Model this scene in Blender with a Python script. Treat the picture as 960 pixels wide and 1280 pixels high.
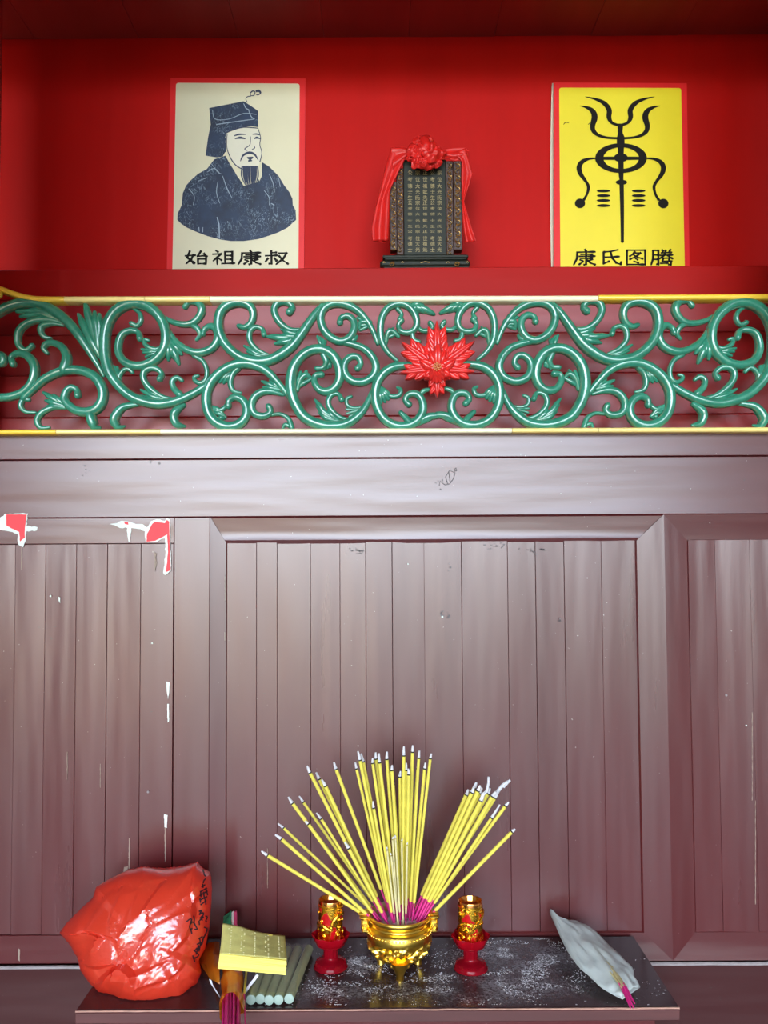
import bpy, bmesh, math, random
from mathutils import Vector, Matrix, Euler, noise
from mathutils.bvhtree import BVHTree
rnd = random.Random(7)
PI = math.pi
R = math.radians
sc = bpy.context.scene
COL = sc.collection
for o in list(bpy.data.objects):
    bpy.data.objects.remove(o)

# ------------------------------------------------------------------ camera
FPX = 1073.0
CAMZ = 1.48
CR = Euler((PI / 2 + R(2.6), 0, 0)).to_matrix() @ Matrix.Rotation(R(-0.33), 3, 'Z')
CAMP = Vector((0, 0, CAMZ))
cam = bpy.data.cameras.new('camera')
cam.sensor_fit = 'VERTICAL'
cam.sensor_height = 36
cam.sensor_width = 27
cam.lens = FPX / 1280 * 36
cam.clip_start = 0.02
camo = bpy.data.objects.new('camera', cam)
camo.matrix_world = Matrix.Translation(CAMP) @ CR.to_4x4()
COL.objects.link(camo)
sc.camera = camo

# ------------------------------------------------------------------ world, sun, exposure
w = bpy.data.worlds.new('sky')
sc.world = w
w.use_nodes = True
nt = w.node_tree
bg = nt.nodes['Background']
sky = nt.nodes.new('ShaderNodeTexSky')
sky.sky_type = 'NISHITA'
sky.sun_disc = False
sky.sun_elevation = R(48)
sky.sun_rotation = R(200)
sky.air_density = 1.0
sky.dust_density = 2.5
sky.ozone_density = 1.0
hsv = nt.nodes.new('ShaderNodeHueSaturation')
hsv.inputs['Saturation'].default_value = 0.55
nt.links.new(sky.outputs[0], hsv.inputs['Color'])
tintn = nt.nodes.new('ShaderNodeMix')
tintn.data_type = 'RGBA'
tintn.blend_type = 'MULTIPLY'
tintn.inputs[0].default_value = 1.0
tintn.inputs[7].default_value = (0.90, 1.0, 1.13, 1)
nt.links.new(hsv.outputs[0], tintn.inputs[6])
nt.links.new(tintn.outputs[2], bg.inputs['Color'])
bg.inputs['Strength'].default_value = 1.0
sun = bpy.data.lights.new('sun', 'SUN')
sun.energy = 22.0
sun.angle = R(0.6)
sun.color = (1.0, 0.90, 0.74)
suno = bpy.data.objects.new('sun', sun)
suno.rotation_euler = Euler((R(-20), R(-12), 0))
suno.location = (-6, -14, 12)
COL.objects.link(suno)
# sampling portal in the open front of the hall (guides sky light, adds none)
OPX0, OPX1, OPY, OPZ = -3.3, 2.9, -5.2, 3.9
port = bpy.data.lights.new('doorway_portal', 'AREA')
port.shape = 'RECTANGLE'
port.size = OPX1 - OPX0
port.size_y = OPZ
port.cycles.is_portal = True
porto = bpy.data.objects.new('doorway_portal', port)
porto.location = ((OPX0 + OPX1) / 2, OPY, OPZ / 2)
porto.rotation_euler = (R(90), 0, 0)
COL.objects.link(porto)
vs = sc.view_settings
vs.view_transform = 'Standard'
vs.look = 'None'
vs.gamma = 1
vs.use_curve_mapping = False
vs.exposure = 0.95

# ------------------------------------------------------------------ pixel -> point on a real plane
def ray(px, py):
    return (CR @ Vector(((px - 480) / FPX, (640 - py) / FPX, -1))).normalized()

def P(px, py, Y):
    d = ray(px, py)
    return CAMP + d * (Y / d.y)

def PZ(px, py, z):
    d = ray(px, py)
    return CAMP + d * ((z - CAMZ) / d.z)

def PP(px, py, pt, n):
    d = ray(px, py)
    return CAMP + d * ((pt - CAMP).dot(n) / d.dot(n))

# ------------------------------------------------------------------ mesh helpers
class MB:
    def __init__(s):
        s.v, s.f, s.c = [], [], []

    def add(s, vs, fs, col=None):
        o = len(s.v)
        s.v += [Vector(v) for v in vs]
        s.c += list(col) if col is not None else [0.0] * len(vs)
        s.f += [tuple(i + o for i in f) for f in fs]
        return s

    def box(s, a, b, rot=None, ctr=None, bev=0.0):
        x0, y0, z0 = a
        x1, y1, z1 = b
        if bev <= 0:
            vs = [(x0, y0, z0), (x1, y0, z0), (x1, y1, z0), (x0, y1, z0), (x0, y0, z1), (x1, y0, z1), (x1, y1, z1), (x0, y1, z1)]
            fs = [(0, 3, 2, 1), (4, 5, 6, 7), (0, 1, 5, 4), (1, 2, 6, 5), (2, 3, 7, 6), (3, 0, 4, 7)]
        else:
            bm = bmesh.new()
            bmesh.ops.create_cube(bm, size=1)
            for v in bm.verts:
                v.co = Vector(((x0 + x1) / 2 + v.co.x * (x1 - x0), (y0 + y1) / 2 + v.co.y * (y1 - y0), (z0 + z1) / 2 + v.co.z * (z1 - z0)))
            bmesh.ops.bevel(bm, geom=bm.edges[:], offset=bev, segments=1, affect='EDGES', profile=0.5)
            bm.verts.index_update()
            vs = [v.co.copy() for v in bm.verts]
            fs = [tuple(v.index for v in f.verts) for f in bm.faces]
            bm.free()
        if rot is not None:
            c = Vector(ctr) if ctr is not None else Vector(((x0 + x1) / 2, (y0 + y1) / 2, (z0 + z1) / 2))
            vs = [c + rot @ (Vector(v) - c) for v in vs]
        return s.add(vs, fs)

    def lathe(s, prof, n=32, c=(0, 0, 0), wob=None):
        vs, fs = [], []
        for (r, z) in prof:
            for k in range(n):
                a = 2 * PI * k / n
                rr = r * (wob(a, z) if wob else 1)
                vs.append((c[0] + rr * math.cos(a), c[1] + rr * math.sin(a), c[2] + z))
        for i in range(len(prof) - 1):
            for k in range(n):
                k2 = (k + 1) % n
                fs.append((i * n + k, i * n + k2, (i + 1) * n + k2, (i + 1) * n + k))
        if prof[0][0] > 1e-6:
            pass
        return s.add(vs, fs)

    def tube(s, pts, rad, n=8, cap=True):
        pts = [Vector(p) for p in pts]
        if not isinstance(rad, (list, tuple)):
            rad = [rad] * len(pts)
        vs, fs = [], []
        up = None
        for i, p in enumerate(pts):
            t = (pts[min(i + 1, len(pts) - 1)] - pts[max(i - 1, 0)]).normalized()
            if up is None:
                up = Vector((0, 0, 1)) if abs(t.z) < .9 else Vector((0, 1, 0))
            u = (up - t * up.dot(t)).normalized()
            up = u
            w_ = t.cross(u)
            for k in range(n):
                a = 2 * PI * k / n
                vs.append(p + (u * math.cos(a) + w_ * math.sin(a)) * rad[i])
        for i in range(len(pts) - 1):
            for k in range(n):
                k2 = (k + 1) % n
                fs.append((i * n + k, i * n + k2, (i + 1) * n + k2, (i + 1) * n + k))
        if cap:
            fs.append(tuple(range(n - 1, -1, -1)))
            m = (len(pts) - 1) * n
            fs.append(tuple(range(m, m + n)))
        return s.add(vs, fs)

    def ball(s, c, r, n=10, m=7, sc_=(1, 1, 1)):
        c = Vector(c)
        vs = [c + Vector((0, 0, -r * sc_[2]))]
        for i in range(1, m):
            p = -PI / 2 + PI * i / m
            for k in range(n):
                a = 2 * PI * k / n
                vs.append(c + Vector((r * sc_[0] * math.cos(p) * math.cos(a), r * sc_[1] * math.cos(p) * math.sin(a), r * sc_[2] * math.sin(p))))
        vs.append(c + Vector((0, 0, r * sc_[2])))
        fs = []
        for k in range(n):
            fs.append((0, 1 + (k + 1) % n, 1 + k))
            L = 1 + (m - 2) * n
            fs.append((L + k, L + (k + 1) % n, len(vs) - 1))
        for i in range(m - 2):
            for k in range(n):
                a0 = 1 + i * n
                fs.append((a0 + k, a0 + (k + 1) % n, a0 + n + (k + 1) % n, a0 + n + k))
        return s.add(vs, fs)

    def grid(s, rows, close=False):
        n = len(rows[0])
        vs = [p for r_ in rows for p in r_]
        fs = []
        for i in range(len(rows) - 1):
            for k in range(n if close else n - 1):
                k2 = (k + 1) % n
                fs.append((i * n + k, i * n + k2, (i + 1) * n + k2, (i + 1) * n + k))
        return s.add(vs, fs)

    def poly(s, pts):
        return s.add(pts, [tuple(range(len(pts)))])

    def prism(s, pts, dv):
        n = len(pts)
        pts = [Vector(p) for p in pts]
        dv = Vector(dv)
        return s.add(pts + [p + dv for p in pts], [tuple(range(n)), tuple(range(2 * n - 1, n - 1, -1))] + [(i, i + n, (i + 1) % n + n, (i + 1) % n) for i in range(n)])


def wloc(o):
    v = Vector((0, 0, 0))
    while o is not None:
        v += o.location
        o = o.parent
    return v


def obj(name, mb, mat, parent=None, smooth=True, ang=38, fixn=True, kind=None, label=None, solid=None, origin='base'):
    me = bpy.data.meshes.new(name)
    vs = mb.v
    xs = [v.x for v in vs]; ys = [v.y for v in vs]; zs = [v.z for v in vs]
    o = bpy.data.objects.new(name, me)
    COL.objects.link(o)
    if parent is None:
        o.location = ((min(xs) + max(xs)) / 2, (min(ys) + max(ys)) / 2, min(zs))
    else:
        o.parent = parent
    L = wloc(o)
    me.from_pydata([v - L for v in vs], [], mb.f)
    if any(mb.c):
        at = me.attributes.new('wear', 'FLOAT', 'POINT')
        at.data.foreach_set('value', mb.c)
    if fixn:
        bm = bmesh.new()
        bm.from_mesh(me)
        bmesh.ops.recalc_face_normals(bm, faces=bm.faces)
        bm.to_mesh(me)
        bm.free()
    if smooth:
        me.polygons.foreach_set('use_smooth', [True] * len(me.polygons))
        me.set_sharp_from_angle(angle=R(ang))
    for m in (mat if isinstance(mat, (list, tuple)) else [mat]):
        me.materials.append(m)
    if solid:
        md = o.modifiers.new('thickness', 'SOLIDIFY')
        md.thickness = solid
        md.offset = 0
    if kind: o['kind'] = kind
    if label: o['label'] = label
    return o


def thing(name, label, cat, loc, group=None, kind=None):
    o = bpy.data.objects.new(name, None)
    o.empty_display_size = 0.05
    COL.objects.link(o)
    o.location = loc
    if label: o['label'] = label
    if cat: o['category'] = cat
    if group: o['group'] = group
    if kind: o['kind'] = kind
    return o


def tag(o, label, cat, group=None, kind=None):
    o['label'] = label
    o['category'] = cat
    if group: o['group'] = group
    if kind: o['kind'] = kind
    return o


def dup(root, loc, label=None):
    r_ = root.copy(); COL.objects.link(r_); r_.location = loc
    if label: r_['label'] = label
    for ch in list(root.children):
        c = ch.copy(); COL.objects.link(c); c.parent = r_
        for g in list(ch.children):
            d = g.copy(); COL.objects.link(d); d.parent = c
    return r_


def crom(pts, sub=6):
    """Catmull-Rom through tuples of any length."""
    out = []
    n = len(pts)
    for i in range(n - 1):
        p0 = pts[max(i - 1, 0)]; p1 = pts[i]; p2 = pts[i + 1]; p3 = pts[min(i + 2, n - 1)]
        for k in range(sub):
            t = k / sub
            out.append(tuple(0.5 * (2 * b + (c - a) * t + (2 * a - 5 * b + 4 * c - d) * t * t + (3 * b - a - 3 * c + d) * t ** 3) for a, b, c, d in zip(p0, p1, p2, p3)))
    out.append(tuple(pts[-1]))
    return out

# ------------------------------------------------------------------ materials
def lin(c):
    return tuple(((x / 255) / 12.92 if x / 255 <= 0.04045 else ((x / 255 + 0.055) / 1.055) ** 2.4) for x in c)


class N:
    """small node-graph helper"""
    def __init__(s, name):
        s.m = bpy.data.materials.new(name)
        s.m.use_nodes = True
        s.t = s.m.node_tree
        s.b = s.t.nodes['Principled BSDF']
        s.out = s.t.nodes['Material Output']
        s._co = None

    def n(s, ty, **kw):
        nd = s.t.nodes.new('ShaderNode' + ty)
        for k, v in kw.items():
            if k in nd.inputs:
                nd.inputs[k].default_value = v
            else:
                setattr(nd, k, v)
        return nd

    def l(s, a, b):
        s.t.links.new(a, b)

    def co(s, scale=(1, 1, 1)):
        if s._co is None:
            s._co = s.n('TexCoord')
        mp = s.n('Mapping')
        mp.inputs['Scale'].default_value = scale
        s.l(s._co.outputs['Object'], mp.inputs['Vector'])
        return mp.outputs[0]

    def noise(s, scale=5, detail=4, rough=.55, stretch=(1, 1, 1), dist=0):
        nz = s.n('TexNoise')
        nz.inputs['Scale'].default_value = scale
        nz.inputs['Detail'].default_value = detail
        nz.inputs['Roughness'].default_value = rough
        nz.inputs['Distortion'].default_value = dist
        s.l(s.co(stretch), nz.inputs['Vector'])
        return nz.outputs['Fac']

    def ramp(s, fac, stops, interp='LINEAR'):
        r_ = s.n('ValToRGB')
        r_.color_ramp.interpolation = interp
        els = r_.color_ramp.elements
        while len(els) < len(stops):
            els.new(0.5)
        for e, (p, c) in zip(els, stops):
            e.position = p
            e.color = (*c, 1) if len(c) == 3 else c
        s.l(fac, r_.inputs[0])
        return r_.outputs[0]

    def mix(s, fac, a, b):
        mx = s.n('Mix', data_type='RGBA')
        if hasattr(fac, 'links'):
            s.l(fac, mx.inputs[0])
        else:
            mx.inputs[0].default_value = fac
        for q, i in ((a, 6), (b, 7)):
            if hasattr(q, 'links'):
                s.l(q, mx.inputs[i])
            else:
                mx.inputs[i].default_value = (*q, 1)
        return mx.outputs[2]

    def set(s, **kw):
        for k, v in kw.items():
            k = k.replace('_', ' ')
            if hasattr(v, 'links'):
                s.l(v, s.b.inputs[k])
            elif isinstance(v, tuple):
                s.b.inputs[k].default_value = (*v, 1)
            else:
                s.b.inputs[k].default_value = v
        return s

    def bump(s, h, strength=.3, dist=.001):
        bp = s.n('Bump')
        bp.inputs['Strength'].default_value = strength
        bp.inputs['Distance'].default_value = dist
        s.l(h, bp.inputs['Height'])
        if s.b.inputs['Normal'].links:
            s.l(s.b.inputs['Normal'].links[0].from_socket, bp.inputs['Normal'])
        s.l(bp.outputs[0], s.b.inputs['Normal'])
        return s


def plain(name, c, rough=.5, metal=0.0, var=.12, scale=20, coat=0, bump=0, bscale=60, spec=.5, stretch=(1, 1, 1)):
    g = N(name)
    lc = lin(c)
    if var:
        f = g.noise(scale, 4, stretch=stretch)
        g.set(Base_Color=g.ramp(f, [(.3, tuple(x * (1 - var) for x in lc)), (.7, tuple(min(1, x * (1 + var)) for x in lc))]))
    else:
        g.set(Base_Color=lc)
    g.set(Roughness=rough, Metallic=metal, Coat_Weight=coat, Coat_Roughness=.15, Specular_IOR_Level=spec)
    if bump:
        g.bump(g.noise(bscale, 4, stretch=stretch), bump, .001)
    return g.m


def wood_paint(name, c, rough, spec, stretch, streak=.15, warp=.6, scuff=True, coat=0.0):
    g = N(name)
    lc = lin(c)
    f = g.noise(9, 6, .6, stretch)
    base = g.ramp(f, [(.25, tuple(x * (1 - streak) for x in lc)), (.75, tuple(x * (1 + streak) for x in lc))])
    if scuff:
        sp = g.noise(170, 2, .5)
        base = g.mix(g.ramp(sp, [(.765, (0, 0, 0)), (.78, (.7, .7, .7))]), base, lin((170, 158, 150)))
        dk = g.noise(26, 5, .7, (1, 1, 2.2))
        base = g.mix(g.ramp(dk, [(.69, (0, 0, 0)), (.74, (.75, .75, .75))]), base, lin((58, 46, 44)))
        bl = g.noise(7, 6, .75, tuple(q * 1.6 for q in stretch))
        base = g.mix(g.ramp(bl, [(.62, (0, 0, 0)), (.8, (.5, .5, .5))]), base, tuple(x * .65 for x in lc))
    rf = g.noise(14, 5, .6, stretch)
    rr = g.n('MapRange')
    rr.inputs['To Min'].default_value = rough * .78
    rr.inputs['To Max'].default_value = rough * 1.25
    g.l(rf, rr.inputs['Value'])
    g.set(Base_Color=base, Roughness=rr.outputs[0], Specular_IOR_Level=spec, Coat_Weight=coat, Coat_Roughness=.25)
    g.bump(g.noise(30, 5, .6, stretch), .25, .0012)
    g.bump(g.noise(6, 3, .5, stretch), warp, .016)
    return g.m


VERT = (1, 1, .12)
HORI = (.12, 1, 1)
M_panel = wood_paint('brown_gloss_paint_vertical', (82, 28, 30), .29, .85, VERT)
M_panelh = wood_paint('brown_gloss_paint_horizontal', (82, 28, 30), .29, .85, HORI)
M_post = wood_paint('brown_gloss_paint_post', (82, 28, 30), .29, .85, VERT)
M_red = wood_paint('red_wall_paint', (192, 20, 16), .5, .12, VERT, .1, .2, False)
M_redboard = wood_paint('red_board_paint', (150, 16, 18), .36, .6, HORI, .16, .3, False)
M_redledge = wood_paint('red_ledge_paint', (170, 18, 14), .5, .15, HORI, .1, .2, False)
M_ceil = wood_paint('dark_red_ceiling_paint', (142, 40, 36), .5, .3, (1, .12, 1), .15, .2, False)
M_crack = plain('dark_gap_shadow_wood', (40, 22, 22), .9, var=0)
M_caulk = plain('grey_white_caulk', (146, 138, 138), .7, var=.2, scale=60, bump=.4)
M_chipred = plain('bare_red_undercoat', (232, 62, 70), .6, var=.05)
M_chipwhite = plain('white_primer_edge', (222, 230, 222), .7, var=.08)
M_chipbeige = plain('beige_primer', (150, 132, 118), .75, var=.15)


def mat_green():
    g = N('green_enamel')
    f = g.noise(45, 5, .6)
    base = g.ramp(f, [(.3, lin((34, 120, 96))), (.7, lin((58, 150, 122)))])
    at = g.n('Attribute')
    at.attribute_name = 'wear'
    nz = g.noise(120, 4, .65)
    ml = g.n('Math', operation='MULTIPLY')
    g.l(at.outputs['Fac'], ml.inputs[0])
    g.l(nz, ml.inputs[1])
    base = g.mix(g.ramp(ml.outputs[0], [(.33, (0, 0, 0)), (.62, (.85, .85, .85))]), base, lin((132, 150, 112)))
    g.set(Base_Color=base, Roughness=.22, Specular_IOR_Level=.8, Coat_Weight=.6, Coat_Roughness=.12)
    g.bump(g.noise(70, 4, .6), .35, .0015)
    return g.m


M_green = mat_green()
M_rail = plain('yellow_gloss_paint', (250, 208, 66), .3, var=.05, scale=8, coat=.6, bump=.12, bscale=30)
M_railsheen = plain('yellow_rail_painted_sheen', (252, 226, 140), .25, var=.04, scale=8, coat=.8, bump=.1, bscale=30)  # yellow rail with a weaker sky sheen painted into its colour
M_flower = plain('scarlet_enamel', (222, 40, 36), .28, var=.12, scale=60, coat=.5, bump=.3, bscale=110)
M_flowerc = plain('gilded_stamen_paint', (222, 150, 90), .4, var=.2, scale=200)


def mat_gold(name, c, rough, bump=.4, bs=90):
    g = N(name)
    lc = lin(c)
    f = g.noise(40, 4)
    g.set(Base_Color=g.ramp(f, [(.3, tuple(x * .85 for x in lc)), (.7, lc)]), Metallic=1.0, Roughness=rough)
    g.bump(g.noise(bs, 3), bump, .0015)
    return g.m


M_gold = mat_gold('gold_plate', (255, 214, 92), .3, .2, 60)
M_goldemb = mat_gold('embossed_gold_plate', (246, 190, 60), .22, .9, 150)
M_gilt = mat_gold('gilded_carving', (196, 160, 96), .38, .5, 200)
M_cangold = mat_gold('candle_gold_foil', (248, 190, 60), .22, .9, 210)


def mat_clear(name, c, rough=.1, trans=.8, alpha=1.0, tint=.6, bump=.3, bs=60):
    g = N(name)
    lc = lin(c)
    g.set(Base_Color=lc, Roughness=rough, Coat_Weight=.5, Coat_Roughness=.08)
    g.bump(g.noise(bs, 4), bump, .002)
    tr = g.n('BsdfTransparent')
    tr.inputs[0].default_value = (*[x ** tint for x in lc], 1)
    tl = g.n('BsdfTranslucent')
    tl.inputs[0].default_value = (*lc, 1)
    a = g.n('MixShader'); a.inputs[0].default_value = .45
    g.l(g.b.outputs[0], a.inputs[1]); g.l(tl.outputs[0], a.inputs[2])
    b = g.n('MixShader'); b.inputs[0].default_value = trans
    g.l(a.outputs[0], b.inputs[1]); g.l(tr.outputs[0], b.inputs[2])
    g.l(b.outputs[0], g.out.inputs[0])
    return g.m


M_bag = mat_clear('red_bag_plastic', (246, 78, 52), .3, .06, tint=.5, bump=.35, bs=45)
M_bag.node_tree.nodes['Principled BSDF'].inputs['Coat Weight'].default_value = .8
M_bag.node_tree.nodes['Principled BSDF'].inputs['Coat IOR'].default_value = 1.8
M_bag.node_tree.nodes['Principled BSDF'].inputs['IOR'].default_value = 1.8
M_redplastic = mat_clear('clear_red_plastic', (205, 22, 48), .12, .5, tint=.4, bump=0.05)
M_amber = mat_clear('amber_cellophane', (236, 150, 40), .14, .28, tint=.5, bump=.9, bs=60)
M_film = mat_clear('clear_film', (226, 232, 228), .12, .78, tint=.1, bump=.8, bs=70)
M_bagpaper = mat_clear('translucent_white_paper', (232, 240, 238), .3, .18, tint=.2, bump=.8, bs=60)
M_marker = plain('black_marker_ink', (38, 18, 34), .5, var=0)
M_cloth = plain('scarlet_satin', (216, 34, 30), .42, var=.08, scale=30, bump=.15, bscale=250, coat=.1)
M_black = plain('black_green_lacquer', (34, 40, 32), .5, var=.25, scale=60, spec=.3)
M_brownframe = plain('dark_brown_carved_wood', (62, 34, 22), .45, var=.3, scale=80, bump=.4, bscale=160)
M_lettergold = plain('faded_gold_lettering', (152, 138, 92), .5, var=.35, scale=160)
M_posterred = plain('poster_red_border', (232, 34, 38), .45, var=.04, scale=10, spec=.35)
M_postercream = plain('poster_cream_print', (226, 224, 192), .5, var=.03, scale=8)
M_posteryellow = plain('poster_yellow_print', (242, 226, 34), .45, var=.03, scale=8)
M_ink = plain('poster_black_ink', (30, 28, 26), .6, var=0, spec=.12)
M_whiteedge = plain('white_paper_edge', (226, 214, 196), .6, var=.05)
M_inkblue = plain('portrait_ink_line', (44, 58, 88), .55, var=.1)


def mat_robe():
    g = N('portrait_ink_wash')
    f = g.noise(22, 4, .6)
    base = g.ramp(f, [(.3, lin((24, 38, 60))), (.7, lin((34, 58, 92)))])
    k = g.noise(85, 3, .5, (1, 1, .6), 1.6)
    line = g.ramp(k, [(.478, (0, 0, 0)), (.5, (1, 1, 1)), (.522, (0, 0, 0))])
    msk = g.ramp(g.noise(16, 2, .5), [(.45, (0, 0, 0)), (.6, (.8, .8, .8))])
    mm = g.n('Math', operation='MULTIPLY')
    g.l(line, mm.inputs[0]); g.l(msk, mm.inputs[1])
    base = g.mix(mm.outputs[0], base, lin((150, 176, 196)))
    g.set(Base_Color=base, Roughness=.55)
    return g.m


M_robe = mat_robe()
M_hat = mat_robe(); M_hat.name = 'portrait_hat_wash'
M_inkpale = plain('portrait_pale_streak', (150, 172, 190), .55, var=.1)


def mat_table():
    g = N('dusty_brown_table_lacquer')
    lc = lin((52, 32, 33))
    f = g.noise(8, 5, .6, (.15, 1, 1))
    base = g.ramp(f, [(.3, tuple(x * .8 for x in lc)), (.7, tuple(x * 1.25 for x in lc))])
    d1 = g.noise(9, 5, .7)
    d2 = g.noise(260, 4, .65)
    acc = None
    for (cx_, cy_, sx_, sy_, k_) in ((.225, .04, .14, .075, 1.0), (.16, -.06, .2, .06, .8), (-.03, .02, .06, .05, .75), (-.06, -.07, .12, .04, .45)):
        mp = g.n('Mapping', vector_type='POINT')
        mp.inputs['Location'].default_value = (-cx_ / sx_, -cy_ / sy_, 0)
        mp.inputs['Scale'].default_value = (1 / sx_, 1 / sy_, 0)
        g.l(g._co.outputs['Object'], mp.inputs['Vector'])
        gr = g.n('TexGradient', gradient_type='SPHERICAL')
        g.l(mp.outputs[0], gr.inputs[0])
        mu = g.n('Math', operation='MULTIPLY')
        mu.inputs[1].default_value = k_
        g.l(gr.outputs['Fac'], mu.inputs[0])
        if acc is None: acc = mu.outputs[0]
        else:
            ad = g.n('Math', operation='MAXIMUM')
            g.l(acc, ad.inputs[0]); g.l(mu.outputs[0], ad.inputs[1])
            acc = ad.outputs[0]
    m1 = g.n('Math', operation='MULTIPLY')
    g.l(g.ramp(acc, [(0, (.06, .06, .06)), (.5, (.8, .8, .8))]), m1.inputs[0])
    g.l(g.ramp(d1, [(.36, (.1, .1, .1)), (.62, (1, 1, 1))]), m1.inputs[1])
    ml = g.n('Math', operation='MULTIPLY')
    g.l(m1.outputs[0], ml.inputs[0])
    g.l(g.ramp(d2, [(.42, (.12, .12, .12)), (.66, (1, 1, 1))]), ml.inputs[1])
    base = g.mix(ml.outputs[0], base, lin((178, 184, 194)))
    rr = g.n('MapRange')
    rr.inputs['To Min'].default_value = .22
    rr.inputs['To Max'].default_value = .6
    g.l(ml.outputs[0], rr.inputs['Value'])
    g.set(Base_Color=base, Roughness=rr.outputs[0], Specular_IOR_Level=.5)
    g.bump(g.noise(60, 4), .15, .001)
    return g.m


M_table = mat_table()
M_tableedge = plain('worn_table_edge', (84, 46, 45), .5, var=.25, scale=30, stretch=(.1, 1, 1))
M_tablelip = plain('pale_rubbed_lip', (176, 136, 120), .5, var=.25, scale=40)
M_ash = plain('pale_incense_ash', (206, 206, 210), .9, var=.15, scale=200)
M_potash = plain('grey_ash_bed', (176, 172, 182), .95, var=.3, scale=150, bump=.8, bscale=300)
M_stick = plain('yellow_incense_paste', (220, 206, 82), .75, var=.1, scale=60, bump=.3, bscale=500)
M_stickpale = plain('pale_bamboo', (206, 196, 142), .7, var=.12, scale=80)
M_pink = plain('magenta_dyed_bamboo', (206, 36, 124), .55, var=.15, scale=80)
M_char = plain('charred_black', (30, 26, 24), .9, var=0)
M_joss_top = None


def mat_joss():
    g = N('perforated_joss_paper')
    lc = lin((196, 190, 112))
    wv = g.n('TexWave', wave_type='BANDS', bands_direction='X')
    wv.inputs['Scale'].default_value = 120
    g.l(g.co(), wv.inputs['Vector'])
    f = g.noise(90, 4)
    g.set(Base_Color=g.ramp(f, [(.3, tuple(x * .85 for x in lc)), (.7, lc)]), Roughness=.8)
    g.bump(f, .5, .001)
    return g.m


M_jtop = mat_joss()
M_jside = plain('yellow_paper_edges', (250, 232, 116), .75, var=.08, scale=300, stretch=(.05, .05, 3), bump=.3, bscale=400)
M_jdot = plain('pale_pinprick', (228, 226, 176), .8, var=0)
M_rod = plain('grey_green_rod', (150, 158, 122), .6, var=.12, scale=40)
M_rodend = plain('pale_rod_end', (150, 172, 160), .6, var=.08)
M_tie = plain('white_twist_tie', (224, 226, 236), .5, var=0)
M_greenprint = plain('green_printed_wrapper', (40, 120, 84), .4, var=.4, scale=120)
M_whitestripe = plain('white_printed_stripe', (220, 212, 206), .4, var=0)
M_pinkprint = plain('pink_printed_wrapper', (196, 70, 110), .4, var=.1)
M_floor = plain('hall_stone_floor', (58, 50, 45), .6, var=.2, scale=3)
M_lawn = plain('courtyard_lawn', (62, 70, 44), .95, var=.3, scale=3)
M_court = plain('courtyard_paving', (205, 172, 120), .8, var=.15, scale=2)
M_plaster = plain('hall_plaster', (150, 138, 126), .85, var=.05, scale=2)
M_hallwood = plain('hall_roof_wood', (120, 74, 58), .6, var=.2, scale=4)
M_post_red = wood_paint('red_post_paint', (150, 24, 22), .45, .5, VERT, .1, .2, False)

# ------------------------------------------------------------------ hall shell
XL, XR = -4.4, 3.8
YF, YP, YN = 1.600, 1.6055, 1.905        # frame face, panel face, niche back wall
def struct(name, mb, mat, parent=None, **kw):
    o = obj(name, mb, mat, parent, **kw)
    if parent is None: o['kind'] = 'structure'
    return o

struct('floor', MB().box((XL, OPY, -.1), (XR, 2.2, 0)), M_floor)
struct('wall_left', MB().box((XL - .2, OPY, 0), (XL, 2.2, 3.9)), M_plaster)
struct('wall_right', MB().box((XR, OPY, 0), (XR + .2, 2.2, 3.9)), M_plaster)
struct('ceiling', MB().box((XL - .2, OPY - .4, 3.9), (XR + .2, 2.2, 4.0)), M_hallwood)
struct('wall_front', MB().box((XL - .2, OPY - .25, 0), (OPX0, OPY, 3.9)), M_plaster)
struct('wall_front_side', MB().box((OPX1, OPY - .25, 0), (XR + .2, OPY, 3.9)), M_plaster)
struct('ground', MB().box((-40, -60, -.3), (40, OPY, -.02)), M_lawn)
struct('sun_patch_strip', MB().box((-6.2, -16, -.02), (-3.1, OPY - .3, -.005)), M_court)  # unseen warm strip, stands in for a sun patch reflected in the panels
struct('sun_patch_strip_narrow', MB().box((-1.55, -16, -.02), (-.75, OPY - .3, -.005)), M_court)  # narrower strip, also added for its warm reflection

# niche back wall, side walls, niche ceiling with boards
zc = P(480, 47, YN).z
zl = P(480, 334, 1.76).z                 # shelf top
NX0, NX1 = -1.0, 1.25
struct('wall_niche', MB().box((NX0 - .1, YN, 1.4), (NX1 + .1, YN + .1, 3.9)), M_red)
struct('wall_niche_side', MB().box((NX1, 1.62, 1.4), (NX1 + .1, YN, 3.9)), M_post_red)
nc = struct('ceiling_niche', MB().box((NX0, 1.60, zc + .022), (NX1, YN, zc + .06)), M_crack)
x = NX0
while x < NX1 - .01:
    wd = rnd.uniform(.19, .26)
    obj('plank', MB().box((x + .0002, 1.60, zc + rnd.uniform(0, .0015)), (min(x + wd, NX1) - .0002, YN - .001, zc + .022), bev=.0005), M_ceil, nc)
    x += wd
struct('lintel', MB().box((NX0 - .1, 1.54, 2.575), (NX1 + .1, 1.60, 3.9)), M_post_red)  # unseen niche lintel, its front and underside set to shade the niche top
# niche's end post, out of the frame, between unseen boards added for shade
ZSIDE = P(480, 540, 1.6).z
pxl = P(-16, 0, 1.16).x
struct('shade_board_side', MB().box((pxl - .3, 1.12, 1.90), (pxl, 1.20, 3.9), bev=.006), M_post_red)  # hanging board added out of view to darken the niche's left side
pxl2 = P(-12, 0, 1.58).x
struct('wall_niche_end', MB().box((pxl2 - .12, 1.50, ZSIDE), (pxl2 - .01, 1.66, 3.9), bev=.006), M_post_red)
pxr = P(974, 0, 1.47).x
struct('shade_board_end', MB().box((pxr, 1.42, 1.90), (pxr + .2, 1.52, 3.9), bev=.006), M_post_red)  # second unseen hanging board, added to darken the niche's right side

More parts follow.
